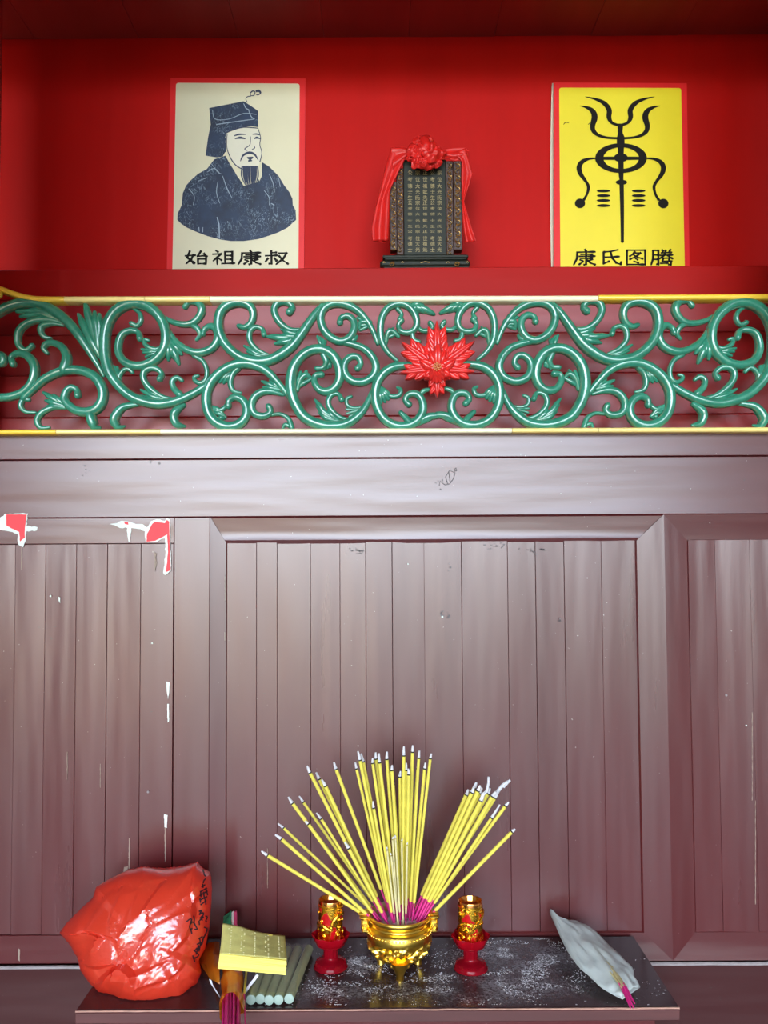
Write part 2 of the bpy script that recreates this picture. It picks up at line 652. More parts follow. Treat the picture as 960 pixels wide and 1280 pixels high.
# shelf and stepped boards behind the carving
sh = struct('trim_1', MB().box((NX0, 1.765, zl - .02), (NX1, YN - .001, zl)), M_redledge)
lines = [334.5, 371, 415.5, 466, 518.5, 552]
ydep = [1.752, 1.742, 1.722, 1.702, 1.682]
for i in range(5):
    Y = ydep[i]
    z1 = P(480, lines[i], Y).z
    z0 = P(480, lines[i + 1], Y).z - .006
    m = M_redledge if i == 0 else M_redboard
    mb = MB()
    bev = .0015 if i == 0 else .004
    mb.box((NX0, Y, z0), (NX1, Y + .022, z1), bev=bev, rot=Matrix.Rotation(R(0 if i == 0 else -1.6), 3, 'X'))
    obj('board', mb, m, sh)

# ------------------------------------------------------------------ brown panelled wall below
ZT = P(480, 540.5, YF).z                 # top of the panelling
def zx(py, Y=YF): return P(480, py, Y).z
def xx(px, py=800, Y=YF): return P(px, py, Y).x
wb = struct('wall_back', MB().box((XL, 1.632, 0), (XR, 1.70, ZT - .002)), M_crack)
XA, XB = -1.35, 1.35
z573 = zx(572.5); z645 = zx(645)
obj('rail_board', MB().box((XA, YF - .001, z573 + .0004), (XB, 1.632, ZT), bev=.0015), M_panelh, wb)
obj('rail_board', MB().box((XA, YF, z645), (XB, 1.632, z573 - .0004), bev=.0015), M_panelh, wb)
z680 = zx(679); z1166 = zx(1167); z1204 = zx(1203)
# centre panel planks
def planks(xs, z0, z1, Y, tilt=1.5):
    for a, b in zip(xs[:-1], xs[1:]):
        x0, x1 = xx(a), xx(b)
        g0, g1 = rnd.choice((.00002, .00012, .00026)), rnd.choice((.00002, .00012, .00026))
        mb = MB().box((x0 + g0, Y + rnd.uniform(-.0004, .0006), z0), (x1 - g1, 1.632, z1), bev=.0005,
                      rot=Matrix.Rotation(R(rnd.uniform(-tilt, tilt)), 3, 'Z') @ Matrix.Rotation(R(rnd.uniform(-.12, .12)), 3, 'X'))
        obj('plank', mb, M_panel, wb)
planks([283, 320, 346, 388, 425, 457.5, 490.5, 531, 578, 636, 671, 707, 754, 797], z1166 - .003, z680 + .003, YP)
# left panel: flush planks
planks([-440, -380, -320, -265, -210, -150, -95, -45, 17, 55, 94, 133, 175, 216], z1166, zx(678), YF + .003)
planks([863, 897, 941, 985, 1030, 1080, 1130, 1185, 1240, 1300, 1360], z1166 - .003, z680 + .003, YF + .0036)
# flat header over the left panel, and the stile
obj('header_board', MB().box((XA, YF + .001, zx(678) + .0006), (xx(217), 1.632, z645 - .0005), bev=.001), M_panelh, wb)
obj('stile', MB().box((xx(217), YF, z1204), (xx(262), 1.632, z645 - .0005), bev=.0012), M_post, wb)

def moulding(prof, ax, name, mat):
    """prof: list of (pixel offset 0..1 across, Y); ax: function (s, end) -> point, mitred ends."""
    mb = MB()
    rows = [[ax(s, 0, Y), ax(s, .5, Y), ax(s, 1, Y)] for s, Y in prof]
    mb.grid(rows)
    return obj(name, mb, mat, wb, ang=25)

def lerp(a, b, t): return a + (b - a) * t
PROF = [(0, YF), (.05, YF + .0025), (.5, YF + .0050), (.72, YF + .0046), (.86, YF + .0034), (1, YP + .0004)]
# top moulding of the centre panel: outer edge 262..835 at y645, inner 283..797 at y680
def top_c(s, e, Y):
    return Vector((lerp(lerp(xx(262), xx(283), s), lerp(xx(833), xx(797), s), e), Y, lerp(z645, z680, s)))
moulding(PROF, top_c, 'moulding', M_panelh)
def top_r(s, e, Y):
    return Vector((lerp(lerp(xx(833), xx(863), s), XB, e), Y, lerp(z645, z680, s)))
moulding([(0, YF + .001), (.2, YF + .003), (.9, YF + .0048), (1, YP + .0004)], top_r, 'moulding', M_panelh)
PROFB = [(0, YF), (.1, YF + .0008), (.95, YF + .0032), (1, YP + .0004)]
def bot_c(s, e, Y):
    return Vector((lerp(lerp(xx(262), xx(283), s), lerp(xx(833), xx(797), s), e), Y, lerp(z1204, z1166, s)))
moulding(PROFB, bot_c, 'moulding', M_panelh)
def bot_r(s, e, Y):
    return Vector((lerp(lerp(xx(833), xx(863), s), XB, e), Y, lerp(z1204, z1166, s)))
moulding(PROFB, bot_r, 'moulding', M_panelh)
def left_c(s, e, Y):
    return Vector((lerp(xx(262), xx(283), s), Y, lerp(lerp(z1204, z1166, s), lerp(z645, z680, s), e)))
moulding([(0, YF), (.12, YF + .0008), (.95, YF + .0040), (1, YP + .0004)], left_c, 'moulding', M_post)
def right_c(s, e, Y):
    return Vector((lerp(xx(833), xx(797), s), Y, lerp(lerp(z1204, z1166, s), lerp(z645, z680, s), e)))
moulding([(0, YF), (.95, YF + .0032), (1, YP + .0004)], right_c, 'moulding', M_post)
def right_r(s, e, Y):
    return Vector((lerp(xx(833), xx(863), s), Y, lerp(lerp(z1204, z1166, s), lerp(z645, z680, s), e)))
moulding([(0, YF), (.95, YF + .0018), (1, YF + .0038)], right_r, 'moulding', M_post)
obj('bottom_rail', MB().box((XA, YF + .002, z1204), (xx(217), 1.632, z1166 - .0008), bev=.001), M_panelh, wb)
# baseboard and its caulk line
zb = z1204 - .006
M_baseb = wood_paint('dark_brown_baseboard', (60, 24, 25), .4, .4, HORI)  # baseboard brown, darker than the panelling above
bb = struct('baseboard_back', MB().box((XA, YF - .004, .0), (XB, 1.632, zb), bev=.0015), M_baseb)
obj('caulk_line', MB().tube([(lerp(XA, XB, i / 60), YF - .0035 + rnd.uniform(-.0008, .0008), z1204 - .004 + rnd.uniform(-.0006, .0006)) for i in range(61)], .0032, 6), M_caulk, bb)

# peeled paint: red undercoat inside a white torn edge
def chip(pts, mat, Y, th=.0006, jag=0, name='paint_chip', label=None):
    q = []
    n = len(pts)
    for i in range(n):
        a, b = pts[i], pts[(i + 1) % n]
        q.append(a)
        if jag:
            k = max(1, int(math.dist(a, b) / 3))
            for j in range(1, k):
                t = j / k
                q.append((lerp(a[0], b[0], t) + rnd.uniform(-jag, jag), lerp(a[1], b[1], t) + rnd.uniform(-jag, jag)))
    mb = MB().prism([P(u, v, Y) for u, v in q], (0, th, 0))
    return obj(name, mb, mat, wb, smooth=False, label=label)
YC = YF - .0004
# far left patch
chip([(-4, 651), (6, 642), (35, 642), (33, 657), (47, 659), (46, 663), (33, 664), (32, 676), (29, 684), (23, 681), (22, 667), (4, 663), (-4, 662)], M_chipwhite, YC, .0006, .8, label='white torn paint edge')
chip([(8, 643), (33.5, 643), (31, 659), (31, 672), (25, 677), (24, 665), (8, 657)], M_chipred, YC - .0005, .0008, .3, label='bare red patch where brown paint peeled')
chip([(26.5, 684), (28, 684), (27.4, 713), (26.2, 713)], M_chipbeige, YF + .0022, .001, 0)
# second patch
chip([(137, 655), (146, 654), (152, 651), (160, 652), (170, 655), (178, 655), (184, 659), (188, 652), (196, 649), (206, 651), (208, 647.5), (212.5, 649), (213, 680), (214, 713), (206, 719), (204, 716), (207, 690), (206, 673), (192, 678), (182, 677), (181, 664), (172, 661), (164, 660), (163, 677), (160.5, 677), (159, 660), (150, 660), (146, 658)], M_chipwhite, YC, .0006, .7, label='white torn paint edge')
chip([(190, 655), (194, 652), (206, 654), (208.5, 650), (211.5, 652), (212, 680), (213, 713), (207.5, 715), (210, 690), (209, 668), (194, 676), (183, 677), (184, 667)], M_chipred, YC - .0005, .0008, .3, label='bare red patch where brown paint peeled')
chip([(155, 652), (160, 652.5), (160.5, 656), (156, 655)], M_chipred, YC - .0005, .0008, 0)
for pts in ([(193, 690), (196, 692), (194.5, 697), (196, 703), (194, 714), (193, 706)], [(92, 656), (104, 656), (99, 661)], [(123, 648), (127, 656), (125, 656)],
            [(208, 852), (212, 853), (211.5, 862), (210, 874), (208.5, 864)], [(209, 880), (211, 880), (211, 902), (209.5, 903)],
            [(205, 1018), (209.5, 1019), (208.5, 1035), (205.5, 1034)], [(205.6, 1035), (207, 1035), (207.4, 1075), (206, 1078)], [(161, 1048), (162.4, 1048), (162, 1086), (160.8, 1086)], [(155, 1084), (160, 1083), (158, 1092), (154, 1091)],
            [(73, 746), (75.2, 747), (75, 754), (73.4, 751)], [(83.6, 940), (84.4, 940), (84.2, 975), (83.5, 974)], [(125, 955), (125.8, 955), (125.6, 985), (124.9, 984)], [(23, 1186), (25, 1187), (24.6, 1202), (22.8, 1200)]):
    chip(pts, M_chipwhite if pts[0][0] > 203 and pts[0][1] != 1035 or pts[0][0] == 73 else M_chipbeige, YF + .0012, .0012, .3)
for (px, py0, py1, Y) in ((281, 720, 750, YP - .003), (280.6, 790, 800, YP - .003), (275.5, 930, 990, YF + .006), (532, 985, 1000, YP - .003), (940, 890, 1000, YP - .003), (944, 1000, 1130, YP - .003), (810, 1120, 1155, YF + .008), (876, 1150, 1166, YF + .012), (334, 1060, 1110, YP - .003)):
    chip([(px, py0), (px + .6, py0 + 1), (px + .7, py1), (px + .1, py1 + 1)], M_chipbeige, Y, .001, .25)
for (px, py, s) in ((63, 745, 1.3), (190, 804, 1.2), (185, 990, 1.6), (188, 577, 1.6), (199, 579, 1.8), (838, 704, .9), (836, 865, .9), (908, 869, 1.6), (933, 907, 1), (553, 771, 1.4), (510, 705, 1.1)):
    chip([(px + s * math.cos(a), py + s * math.sin(a)) for a in (0, 1, 2, 3, 4, 5)], M_chipwhite if s < 1.5 else M_caulk, YP - .004 if px > 290 else YF - .0006, .001, 0, name='paint_speck')

# dark stains and a scrawled mark on the paint
M_stain = plain('grey_black_stain', (100, 90, 92), .5, var=.25, scale=120)
def stain(cx, cy_, rx, ry_, n_=7):
    mbs = MB()
    for _ in range(n_):
        a, b = cx + rnd.gauss(0, rx * .5), cy_ + rnd.gauss(0, ry_ * .5)
        k = rnd.randint(6, 9); r_ = rnd.uniform(.5, 1.5)
        Yp = (YP - .0035 if cy_ > 684 else (YF + .0035 if cy_ > 645 else YF - .0006))
        mbs.prism([P(a + r_ * rnd.uniform(.6, 1.6) * math.cos(2 * PI * i / k), b + r_ * rnd.uniform(.4, 1) * math.sin(2 * PI * i / k), Yp) for i in range(k)], (0, .0008, 0))
    obj('stain', mbs, M_stain, wb, smooth=False, kind='stuff')
for q in ((446, 688, 9, 5, 14), (619, 683, 14, 4, 14), (672, 688, 13, 5, 14), (553, 769, 13, 5, 12), (70, 547, 40, 1.2, 12), (500, 546, 50, 1.2, 10), (330, 546, 40, 1.2, 9), (545, 604, 20, 8, 5), (105, 588, 14, 6, 5), (560, 715, 5, 14, 4), (700, 776, 5, 3, 3)):
    stain(*q)
mb = MB()
for st in ([(549, 607), (550, 601), (556, 606), (562, 605), (567, 598), (569, 591), (562, 588), (557, 596), (560, 606)], [(561, 590), (563, 604)], [(568, 587), (570, 585), (571, 588), (568, 589)]):
    mb.tube([P(a, b, YF - .0006) for a, b in st], .0009, 5)
obj('scrawl', mb, M_stain, wb, kind='stuff')

# ------------------------------------------------------------------ carved frieze
YS = 1.590                                # back plane of the carving
frz = thing('carved_frieze', 'long green scrolling openwork carving between two yellow rails below the red niche', 'carving', (0, YF, ZT))
UPROF = [(-1, 0, .2), (-1, .42, .75), (-.93, .58, 1), (-.8, .72, .8), (-.5, .92, .15), (-.2, .99, 0), (.2, .99, 0), (.5, .92, .15), (.8, .72, .8), (.93, .58, 1), (1, .42, .75), (1, 0, .2)]
PXM = YS / FPX
def stroke(pts, depth=.019, name='scroll', mirror=False, lift=0.0):
    """half-round carved stem through (x, y, width) pixels."""
    pts = crom(pts, 5)
    if mirror:
        pts = [(1092.5 - p[0] + (546 - p[0]) * .011, p[1] - 1.2, p[2]) for p in pts]
    q = [P(p[0], p[1], YS) for p in pts]
    n = len(q)
    rows, cols = [], []
    for i in range(n):
        t = (q[min(i + 1, n - 1)] - q[max(i - 1, 0)]).normalized()
        nrm = Vector((t.z, 0, -t.x))
        hw = max(pts[i][2], 1.2) * .54 * PXM
        d = min(depth, hw * 1.9) + lift
        rows.append([q[i] + nrm * (u * hw) + Vector((0, -h * d, 0)) for u, h, _ in UPROF])
        cols.append([c for _, _, c in UPROF])
    # rounded ends
    def endcap(i, sgn):
        t = (q[min(i + 1, n - 1)] - q[max(i - 1, 0)]).normalized() * sgn
        nrm = Vector((t.z, 0, -t.x)) * sgn
        hw = max(pts[i][2], 1.2) * .54 * PXM
        d = min(depth, hw * 1.9) + lift
        out = []
        for s_, k in ((.5, .87), (.87, .5), (1, .05)):
            out.append([q[i] + t * (hw * s_) + nrm * (u * hw * k) + Vector((0, -h * d * (.55 + .45 * k), 0)) for u, h, _ in UPROF])
        return out
    ca = endcap(0, -1)[::-1]
    cb = endcap(n - 1, 1)
    rows = ca + rows + cb
    cols = [cols[0]] * 3 + cols + [cols[0]] * 3
    mb = MB().grid(rows)
    mb.c = [c for r_ in cols for c in r_]
    return mb

def bulb(pts):
    """enlarge the curled tip of a scroll into a small bud."""
    x, y, w_ = pts[-1]
    return pts[:-1] + [(x, y, w_ + 2.2)]

def W(xy, ws):
    """zip points with interpolated widths."""
    n = len(xy); m = len(ws)
    out = []
    for i, (a, b) in enumerate(xy):
        t = i / (n - 1) * (m - 1)
        k = min(int(t), m - 2)
        out.append((a, b, lerp(ws[k], ws[k + 1], t - k)))
    return out

SC = [
 # (points, widths, mirrored too, curled)
 ([(-10, 399), (0, 391), (15, 383.5), (33, 379.5), (50, 381), (68, 389), (85, 402), (100, 420), (113, 440), (123, 457), (130, 470)], [12, 12, 12, 12, 12, 8, 4], 1, 0),
 ([(82, 405), (65, 400.5), (46, 401), (32, 407), (24.5, 416), (23.5, 428), (28, 436), (35, 438), (41, 433)], [4, 8, 9, 9, 8, 7, 5], 1, 1),
 ([(80, 407), (66, 405), (54, 408), (52, 415), (57, 422), (64, 423)], [4, 7, 8, 7, 4], 1, 0),
 ([(31, 498), (45, 485), (58, 474), (75, 466), (92, 463), (108, 465.5), (121, 473), (129, 486), (129.5, 500), (123, 511), (112, 515.5), (99, 514.5), (88, 508), (82, 499), (84, 490), (90, 485), (97, 488), (98, 495)], [8, 10, 11, 11, 12, 12, 12, 11, 10, 9, 8, 6], 1, 1),
 ([(82, 463), (85, 448), (80, 436), (70, 430), (60, 430), (55.5, 436), (60, 442)], [13, 11, 9, 8, 7, 5], 1, 0),
 ([(-10, 499), (0, 497.5), (15, 496.5), (30, 491), (41, 480), (45, 465), (42.5, 453), (34, 444.5), (24, 442.5), (15.5, 447), (17.5, 456)], [9, 10, 10, 11, 11, 10, 8, 6], 1, 1),
 ([(-8, 455), (-2, 445), (5, 446), (5, 454), (-4, 456)], [8, 9, 9, 8], 1, 0),
 ([(82, 510), (67, 510), (54, 516), (47.5, 526), (52, 535), (62, 534.5)], [5, 7, 8, 7, 4], 1, 0),
 ([(37, 500), (30, 500), (27, 508), (33, 515), (45, 516)], [5, 6, 7, 5, 4], 1, 0),
 ([(114, 515), (116, 526), (120, 534), (125, 535)], [11, 12, 10, 4], 1, 0),
 # great spiral
 ([(258, 483), (240, 494), (220, 502.5), (200, 506), (182, 503), (165, 496), (150, 483), (139, 467), (133, 448), (132, 430), (134, 412), (141, 396), (152, 385.5), (166, 380.5), (181, 382), (195, 391), (205, 405), (208.5, 421), (206, 437), (197, 449), (184, 456.5), (170, 458), (157, 453), (149.5, 442), (149.5, 428), (154.5, 418), (164, 414), (173, 416), (176, 424)], [9, 11, 12, 12, 13, 13, 13, 13, 12, 12, 11, 10, 9, 8, 6], 1, 1),
 ([(167, 386), (175, 392), (177, 401), (172, 407.5), (165, 405)], [4, 6, 6, 4], 1, 1),
 ([(205, 432), (196, 437), (187, 435), (181.5, 430), (182, 425), (186, 426)], [4, 6, 6, 5, 4], 1, 0),
 ([(148, 482), (150, 471), (155, 463.5), (161, 461.5), (166, 466)], [5, 6, 6, 5], 1, 0),
 ([(222, 500), (205, 497), (192, 489), (182, 478), (180, 468), (186, 461.5), (196, 461.5), (203, 468), (200.5, 474)], [4, 7, 8, 8, 7, 6], 1, 1),
 ([(226, 494), (218, 486), (216, 477), (222, 472.5), (228, 476)], [9, 7, 7, 5], 1, 0),
 ([(205, 396), (215, 402.5), (228, 406), (240, 405), (249, 398), (253, 388), (249, 380), (242, 378), (236, 379), (232, 384)], [4, 7, 8, 9, 10, 9, 7, 5], 1, 1),
 ([(238, 406), (247, 411), (250.5, 419), (246, 425)], [6, 7, 6, 4], 1, 0),
 ([(210, 410), (218, 424), (228, 434), (242, 441), (255, 441), (267, 435), (273, 424), (271, 413), (264, 408.5), (256.5, 412), (254, 418)], [4, 7, 9, 10, 10, 10, 9, 7, 5], 1, 1),
 ([(243, 445), (254, 452), (259, 463), (258, 474), (252, 479.5), (245, 477), (243, 472), (248, 470)], [6, 6, 6, 6, 5, 4], 1, 0),
 ([(174, 506), (156, 509), (147, 518), (144, 527), (149, 534.5), (156, 533)], [5, 9, 11, 11, 8, 3], 1, 0),
 ([(230, 507), (221, 514), (218, 522), (222, 531), (231, 533)], [6, 10, 10, 9, 4], 1, 0),
 # arch and lower spiral
 ([(367, 508), (358, 492), (347, 478), (335, 465.5), (322, 458.5), (308, 455.5), (293, 457.5), (279, 464.5), (267, 476), (260, 490), (259, 505), (263, 519), (272, 529), (285, 534), (298, 531.5), (307, 523), (309, 511), (304, 501), (295, 497), (287, 501), (286, 508)], [4, 8, 11, 12, 12, 12, 12, 12, 12, 11, 10, 9, 6], 1, 1),
 ([(298, 461), (291, 469), (288.5, 480), (292, 489), (301, 491.5)], [8, 7, 7, 6, 4], 1, 0),
 ([(262, 508), (271, 514), (280, 511), (284, 504)], [4, 6, 6, 4], 1, 0),
 ([(354, 494), (340, 490), (327, 491), (317.5, 499), (315, 510), (320, 518.5), (331, 520.5), (338.5, 515), (336.5, 509)], [4, 9, 10, 9, 9, 8, 6], 1, 1),
 ([(338, 519), (351, 518), (361, 524), (365, 535)], [4, 5, 6, 7], 1, 0),
 ([(364, 534), (357, 531), (354, 535)], [5, 5, 4], 1, 0),
 # upper spiral rising to the right
 ([(299, 408), (306, 410), (314, 405), (317, 394), (313, 384), (302, 379.5), (289, 381), (278, 389), (274, 401), (275, 415), (281, 429), (292, 441), (305, 449), (322, 453), (338, 451), (352, 444), (365, 434), (376, 420), (386, 405), (395, 392), (403, 383)], [6, 8, 10, 11, 12, 12, 12, 12, 13, 13, 12, 10, 7], 1, 0),
 ([(336, 447), (322, 438), (313, 427), (313, 415), (320, 409.5), (328, 412), (330.5, 419)], [4, 7, 7, 6, 5], 1, 1),
 ([(380, 412), (365, 413.5), (353, 407), (345, 396), (343.5, 386), (349, 379.5), (359, 379), (366, 385), (362, 391)], [5, 8, 9, 9, 8, 7], 1, 1),
 ([(472, 430), (466, 414), (457, 399.5), (446, 388.5), (433, 382), (418, 380.5), (406, 386), (401, 397), (404, 411), (413, 422), (425, 427.5), (436, 424), (442.5, 413), (442, 402), (435, 396), (427, 398), (425, 404)], [5, 8, 10, 10, 10, 10, 10, 9, 8, 6], 1, 1),
 ([(420, 427), (440, 431), (455, 436.5), (465.5, 447), (470, 460), (465, 472), (452, 478.5), (439, 476), (431.5, 467), (431, 455), (438, 447), (447, 447), (451, 455), (447, 461)], [7, 9, 10, 10, 10, 9, 8, 6], 1, 1),
 ([(462, 404), (452, 403.5), (449, 410)], [7, 7, 4], 1, 0),
 ([(436, 427), (443, 425), (446, 421)], [5, 6, 4], 1, 0),
 ([(466, 488), (459, 505), (449, 519), (434, 530), (415, 533.5), (397, 530.5), (381, 522), (371, 508), (365, 492), (364, 475), (368, 459), (377, 446.5), (390, 438.5), (404, 438), (416, 445), (423, 457), (425, 472), (420, 484), (410, 490), (400, 488), (393.5, 479), (394.5, 470), (402, 469)], [6, 10, 12, 13, 13, 13, 12, 12, 12, 11, 10, 8, 6], 1, 1),
 ([(404, 443), (408, 453), (404, 460), (396, 461)], [8, 8, 6, 4], 1, 1),
 ([(372, 488), (376, 475), (383, 469), (389, 474)], [5, 7, 7, 4], 1, 0),
 ([(441, 526), (425, 522), (413.5, 512), (410.5, 502), (415, 494), (423, 493), (427, 500)], [4, 7, 7, 6, 5], 1, 1),
 ([(456, 508), (443, 510.5), (434.5, 507), (433.5, 499), (439, 496)], [3, 5, 5, 4], 1, 0),
 ([(403, 436), (405, 429), (400, 422)], [7, 6, 3], 1, 0),
 # heart-shaped scrolls round the flower
 ([(496, 451), (485, 441), (477.5, 428), (475.5, 413), (477.5, 398), (484.5, 386.5), (496, 381), (508, 382.5), (517, 391), (521, 403), (518, 412.5), (510, 416.5), (501, 414.5), (498, 407), (502, 401.5)], [5, 8, 9, 9, 9, 8, 7, 5], 1, 1),
 ([(497, 387), (502, 393), (499.5, 400)], [6, 5, 4], 1, 1),
 ([(482, 432), (484.5, 418), (490, 414.5), (498, 421)], [4, 7, 7, 5], 1, 0),
 ([(515, 416), (517, 425), (523.5, 428)], [6, 6, 6], 1, 0),
 ([(521, 405), (526, 413), (534, 414), (540.5, 409.5), (537.5, 404.5)], [4, 6, 6, 4], 1, 1),
 ([(522, 458), (505, 457.5), (490, 460.5), (478.5, 468.5), (471, 481), (469, 496), (472, 511), (481, 525), (495, 532.5), (510, 532.5), (522, 525.5), (528.5, 513.5), (527.5, 501.5), (521, 493.5), (511.5, 493.5), (506.5, 500), (511, 506)], [6, 11, 11, 11, 11, 11, 11, 10, 9, 8, 6], 1, 1),
 ([(479, 491), (490, 496), (498.5, 494.5), (501, 488), (497, 485)], [5, 6, 6, 4], 1, 0),
 ([(524, 496), (529, 489.5), (535, 487.5)], [5, 6, 5], 1, 0),
 ([(512, 528), (505.5, 521), (501, 516.5)], [9, 7, 6], 1, 0),
 ([(520, 531), (528, 525), (537, 521), (546, 520)], [6, 8, 9, 8], 1, 0),
]
for xy, ws, mir, curl in SC:
    pts = W(xy, ws)
    if curl: pts = bulb(pts)
    for m in ((False, True) if mir else (False,)):
        obj('scroll', stroke(pts, mirror=m), M_green, frz, ang=50)

def fan(base, tips, wb_=6, wt=1.5, bend=0):
    """leaf made of overlapping tapered fingers from a base point to each tip."""
    out = []
    for (tx, ty) in tips:
        mx, my = (base[0] + tx) / 2, (base[1] + ty) / 2
        dx, dy = tx - base[0], ty - base[1]
        mx += -dy * bend; my += dx * bend
        out.append([(base[0], base[1], wb_ * .75), (mx, my, wb_ * 1.2), (lerp(mx, tx, .6), lerp(my, ty, .6), wb_ * 1.05), (tx, ty, wt + 1.6)])
    return out
LEAVES = [
 fan((126, 446), [(107, 379), (99, 394), (103, 403), (125, 394), (119, 391)], 9, 3),
 fan((80, 404), [(22, 390), (27, 396), (34, 393), (44, 389)], 6, 3, .12),
 fan((84, 509), [(55, 491), (67, 494), (58, 501), (60, 508)], 6, 2),
 fan((200, 440), [(178, 437), (180, 441), (183, 446)], 4, 2),
 fan((212, 424), [(211, 450), (224, 455), (227, 443), (218, 448)], 7, 3),
 fan((152, 482), [(143, 459), (141, 466), (147, 460)], 5, 3),
 fan((212, 500), [(177, 488), (176, 495), (182, 484), (185, 501)], 5, 2, -.08),
 fan((290, 463), [(275, 478), (280, 479), (284, 477)], 5, 2),
 fan((282, 522), [(264, 508), (267, 516), (273, 524), (279, 524)], 5, 2, .1),
 fan((352, 488), [(328, 477), (330, 484), (338, 476)], 5, 2),
 fan((340, 446), [(306, 433), (310, 440), (312, 427)], 5, 2, -.1),
 fan((378, 420), [(334, 421), (344, 430), (356, 437), (352, 412), (350, 420)], 7, 2, -.06),
 fan((464, 407), [(447, 398), (446, 407), (450, 413)], 4, 2),
 fan((371, 485), [(383, 465), (376, 466), (389, 474)], 5, 3),
 fan((424, 527), [(394, 500), (396, 508), (399, 516), (410, 511)], 6, 1.5, -.1),
 fan((452, 512), [(433, 512), (434, 517), (437, 521)], 3, 1.5),
 fan((412, 452), [(413, 459), (410, 460), (406, 462)], 4, 2),
 fan((404, 438), [(397, 421), (407, 427), (411, 434)], 4, 2),
 fan((512, 383), [(532, 391), (542, 393), (528, 382), (523, 390)], 7, 3, -.06),
 fan((475, 484), [(476, 504), (481, 502), (485, 499), (488, 496)], 6, 3),
 fan((521, 531), [(528, 519), (536, 522), (545, 519)], 6, 3),
 fan((482, 424), [(486, 412), (491, 411), (497, 417)], 4, 2),
]
for k, lf in enumerate(LEAVES):
    for m in (False, True):
        mb = MB()
        for j, f in enumerate(lf):
            s_ = stroke(f, depth=.013 + .001 * (j % 3), mirror=m)
            mb.add(s_.v, s_.f, s_.c)
        obj('leaf', mb, M_green, frz, ang=50)

# yellow rails
def rail(path_top, path_bot, Y0, Y1, mat, name='rail'):
    mb = MB()
    rows = []
    for (a, b) in zip(path_top, path_bot):
        t, u = P(a[0], a[1], Y0), P(b[0], b[1], Y0)
        mid = (t + u) / 2
        rows.append([t + Vector((0, Y1 - Y0, 0)), t + Vector((0, .002, 0)), t.lerp(u, .2) - Vector((0, .0012, 0)), mid - Vector((0, .0016, 0)), t.lerp(u, .8) - Vector((0, .0012, 0)), u + Vector((0, .002, 0)), u + Vector((0, Y1 - Y0, 0))])
    mb.grid(rows, close=True)
    mb.f.append(tuple(range(6, -1, -1)))
    n = len(rows)
    mb.f.append(tuple(range((n - 1) * 7, n * 7)))
    return obj(name, mb, mat, frz, ang=60)
YR0, YR1 = 1.572, 1.60
ct = crom([(-14, 354), (0, 357), (20, 364.5), (40, 369), (60, 370.2), (80, 370.0)], 5)
cb_ = [(x_, y_ + lerp(7, 7, i / len(ct))) for i, (x_, y_) in enumerate(ct)]
def ry(x_): return 370.2 - (x_ - 70) * .0022
M_railglare = plain('yellow_rail_painted_glare', (254, 246, 208), .25, var=.03, scale=8, coat=.8, bump=.08, bscale=30)  # yellow rail whitened: the sky's glare is painted into the colour
def seg(x0, x1, top, mat, h=6.8):
    """flat strip between two pixel columns; top: (slope line) function"""
    rail([(x0 + .4, top(x0)), ((x0 + x1) / 2, top((x0 + x1) / 2)), (x1 - .2, top(x1))], [(x0 + .4, top(x0) + h), ((x0 + x1) / 2, top((x0 + x1) / 2) + h), (x1 - .2, top(x1) + h)], YR0, YR1, mat)
rail(ct, cb_, YR0, YR1, M_rail)
seg(80, 181, ry, M_railsheen); seg(181, 262, ry, M_railsheen); seg(262, 748, lambda q: 370.2 - (q - 70) * .0016, M_railglare); seg(748, 1300, lambda q: 368.2 - (q - 748) * .006, M_rail)  # whiter middle segments carry the painted glare, plain yellow at the ends
rb_ = lambda q: 536.6 - (q - 70) * .0032
seg(-260, 70, rb_, M_rail, 6); seg(70, 200, rb_, M_railsheen, 6); seg(200, 640, rb_, M_railglare, 6); seg(640, 748, rb_, M_railsheen, 6); seg(748, 1300, rb_, M_railsheen, 6)  # same painted glare along the lower rail
# gilded bud at the far end of the top rail
obj('finial', MB().ball(P(-2, 368, 1.57), .008, 12, 8), M_rail, frz)

# red flower: lobed petals
fl_c = P(546, 458, YS - .018)
fl = obj('flower', MB().ball(fl_c + Vector((0, .004, 0)), .020, 20, 10, (1, .55, 1)), M_flower, frz, label='scarlet carved blossom')
def lobe(mb, bx, by, tx, ty, wpx, y0, y1, rib=1):
    """one carved teardrop lobe, hollowed along its rib."""
    n, m = 12, 10
    b0, t0 = P(bx, by, YS), P(tx, ty, YS)
    ax = t0 - b0
    nrm = Vector((ax.z, 0, -ax.x)).normalized()
    rows = []
    for i in range(n + 1):
        t = i / n
        hw = wpx * .5 * PXM * max(.06, math.sin(PI * (t * .86 + .12)) ** .8)
        row = []
        for k in range(m + 1):
            u = 2 * k / m - 1
            h = math.sqrt(max(0, 1 - u * u))
            up = y0 + (y1 - y0) * (h * .85 + .15) * (.55 + .45 * math.sin(PI * (t * .75 + .1))) - rib * .0022 * max(0, 1 - abs(u) * 4)
            row.append(b0 + ax * t + nrm * (u * hw) + Vector((0, -up, 0)))
        row = [Vector((row[0].x, YS, row[0].z))] + row + [Vector((row[-1].x, YS, row[-1].z))]
        rows.append(row)
    mb.grid(rows)
    mb.poly(rows[-1])

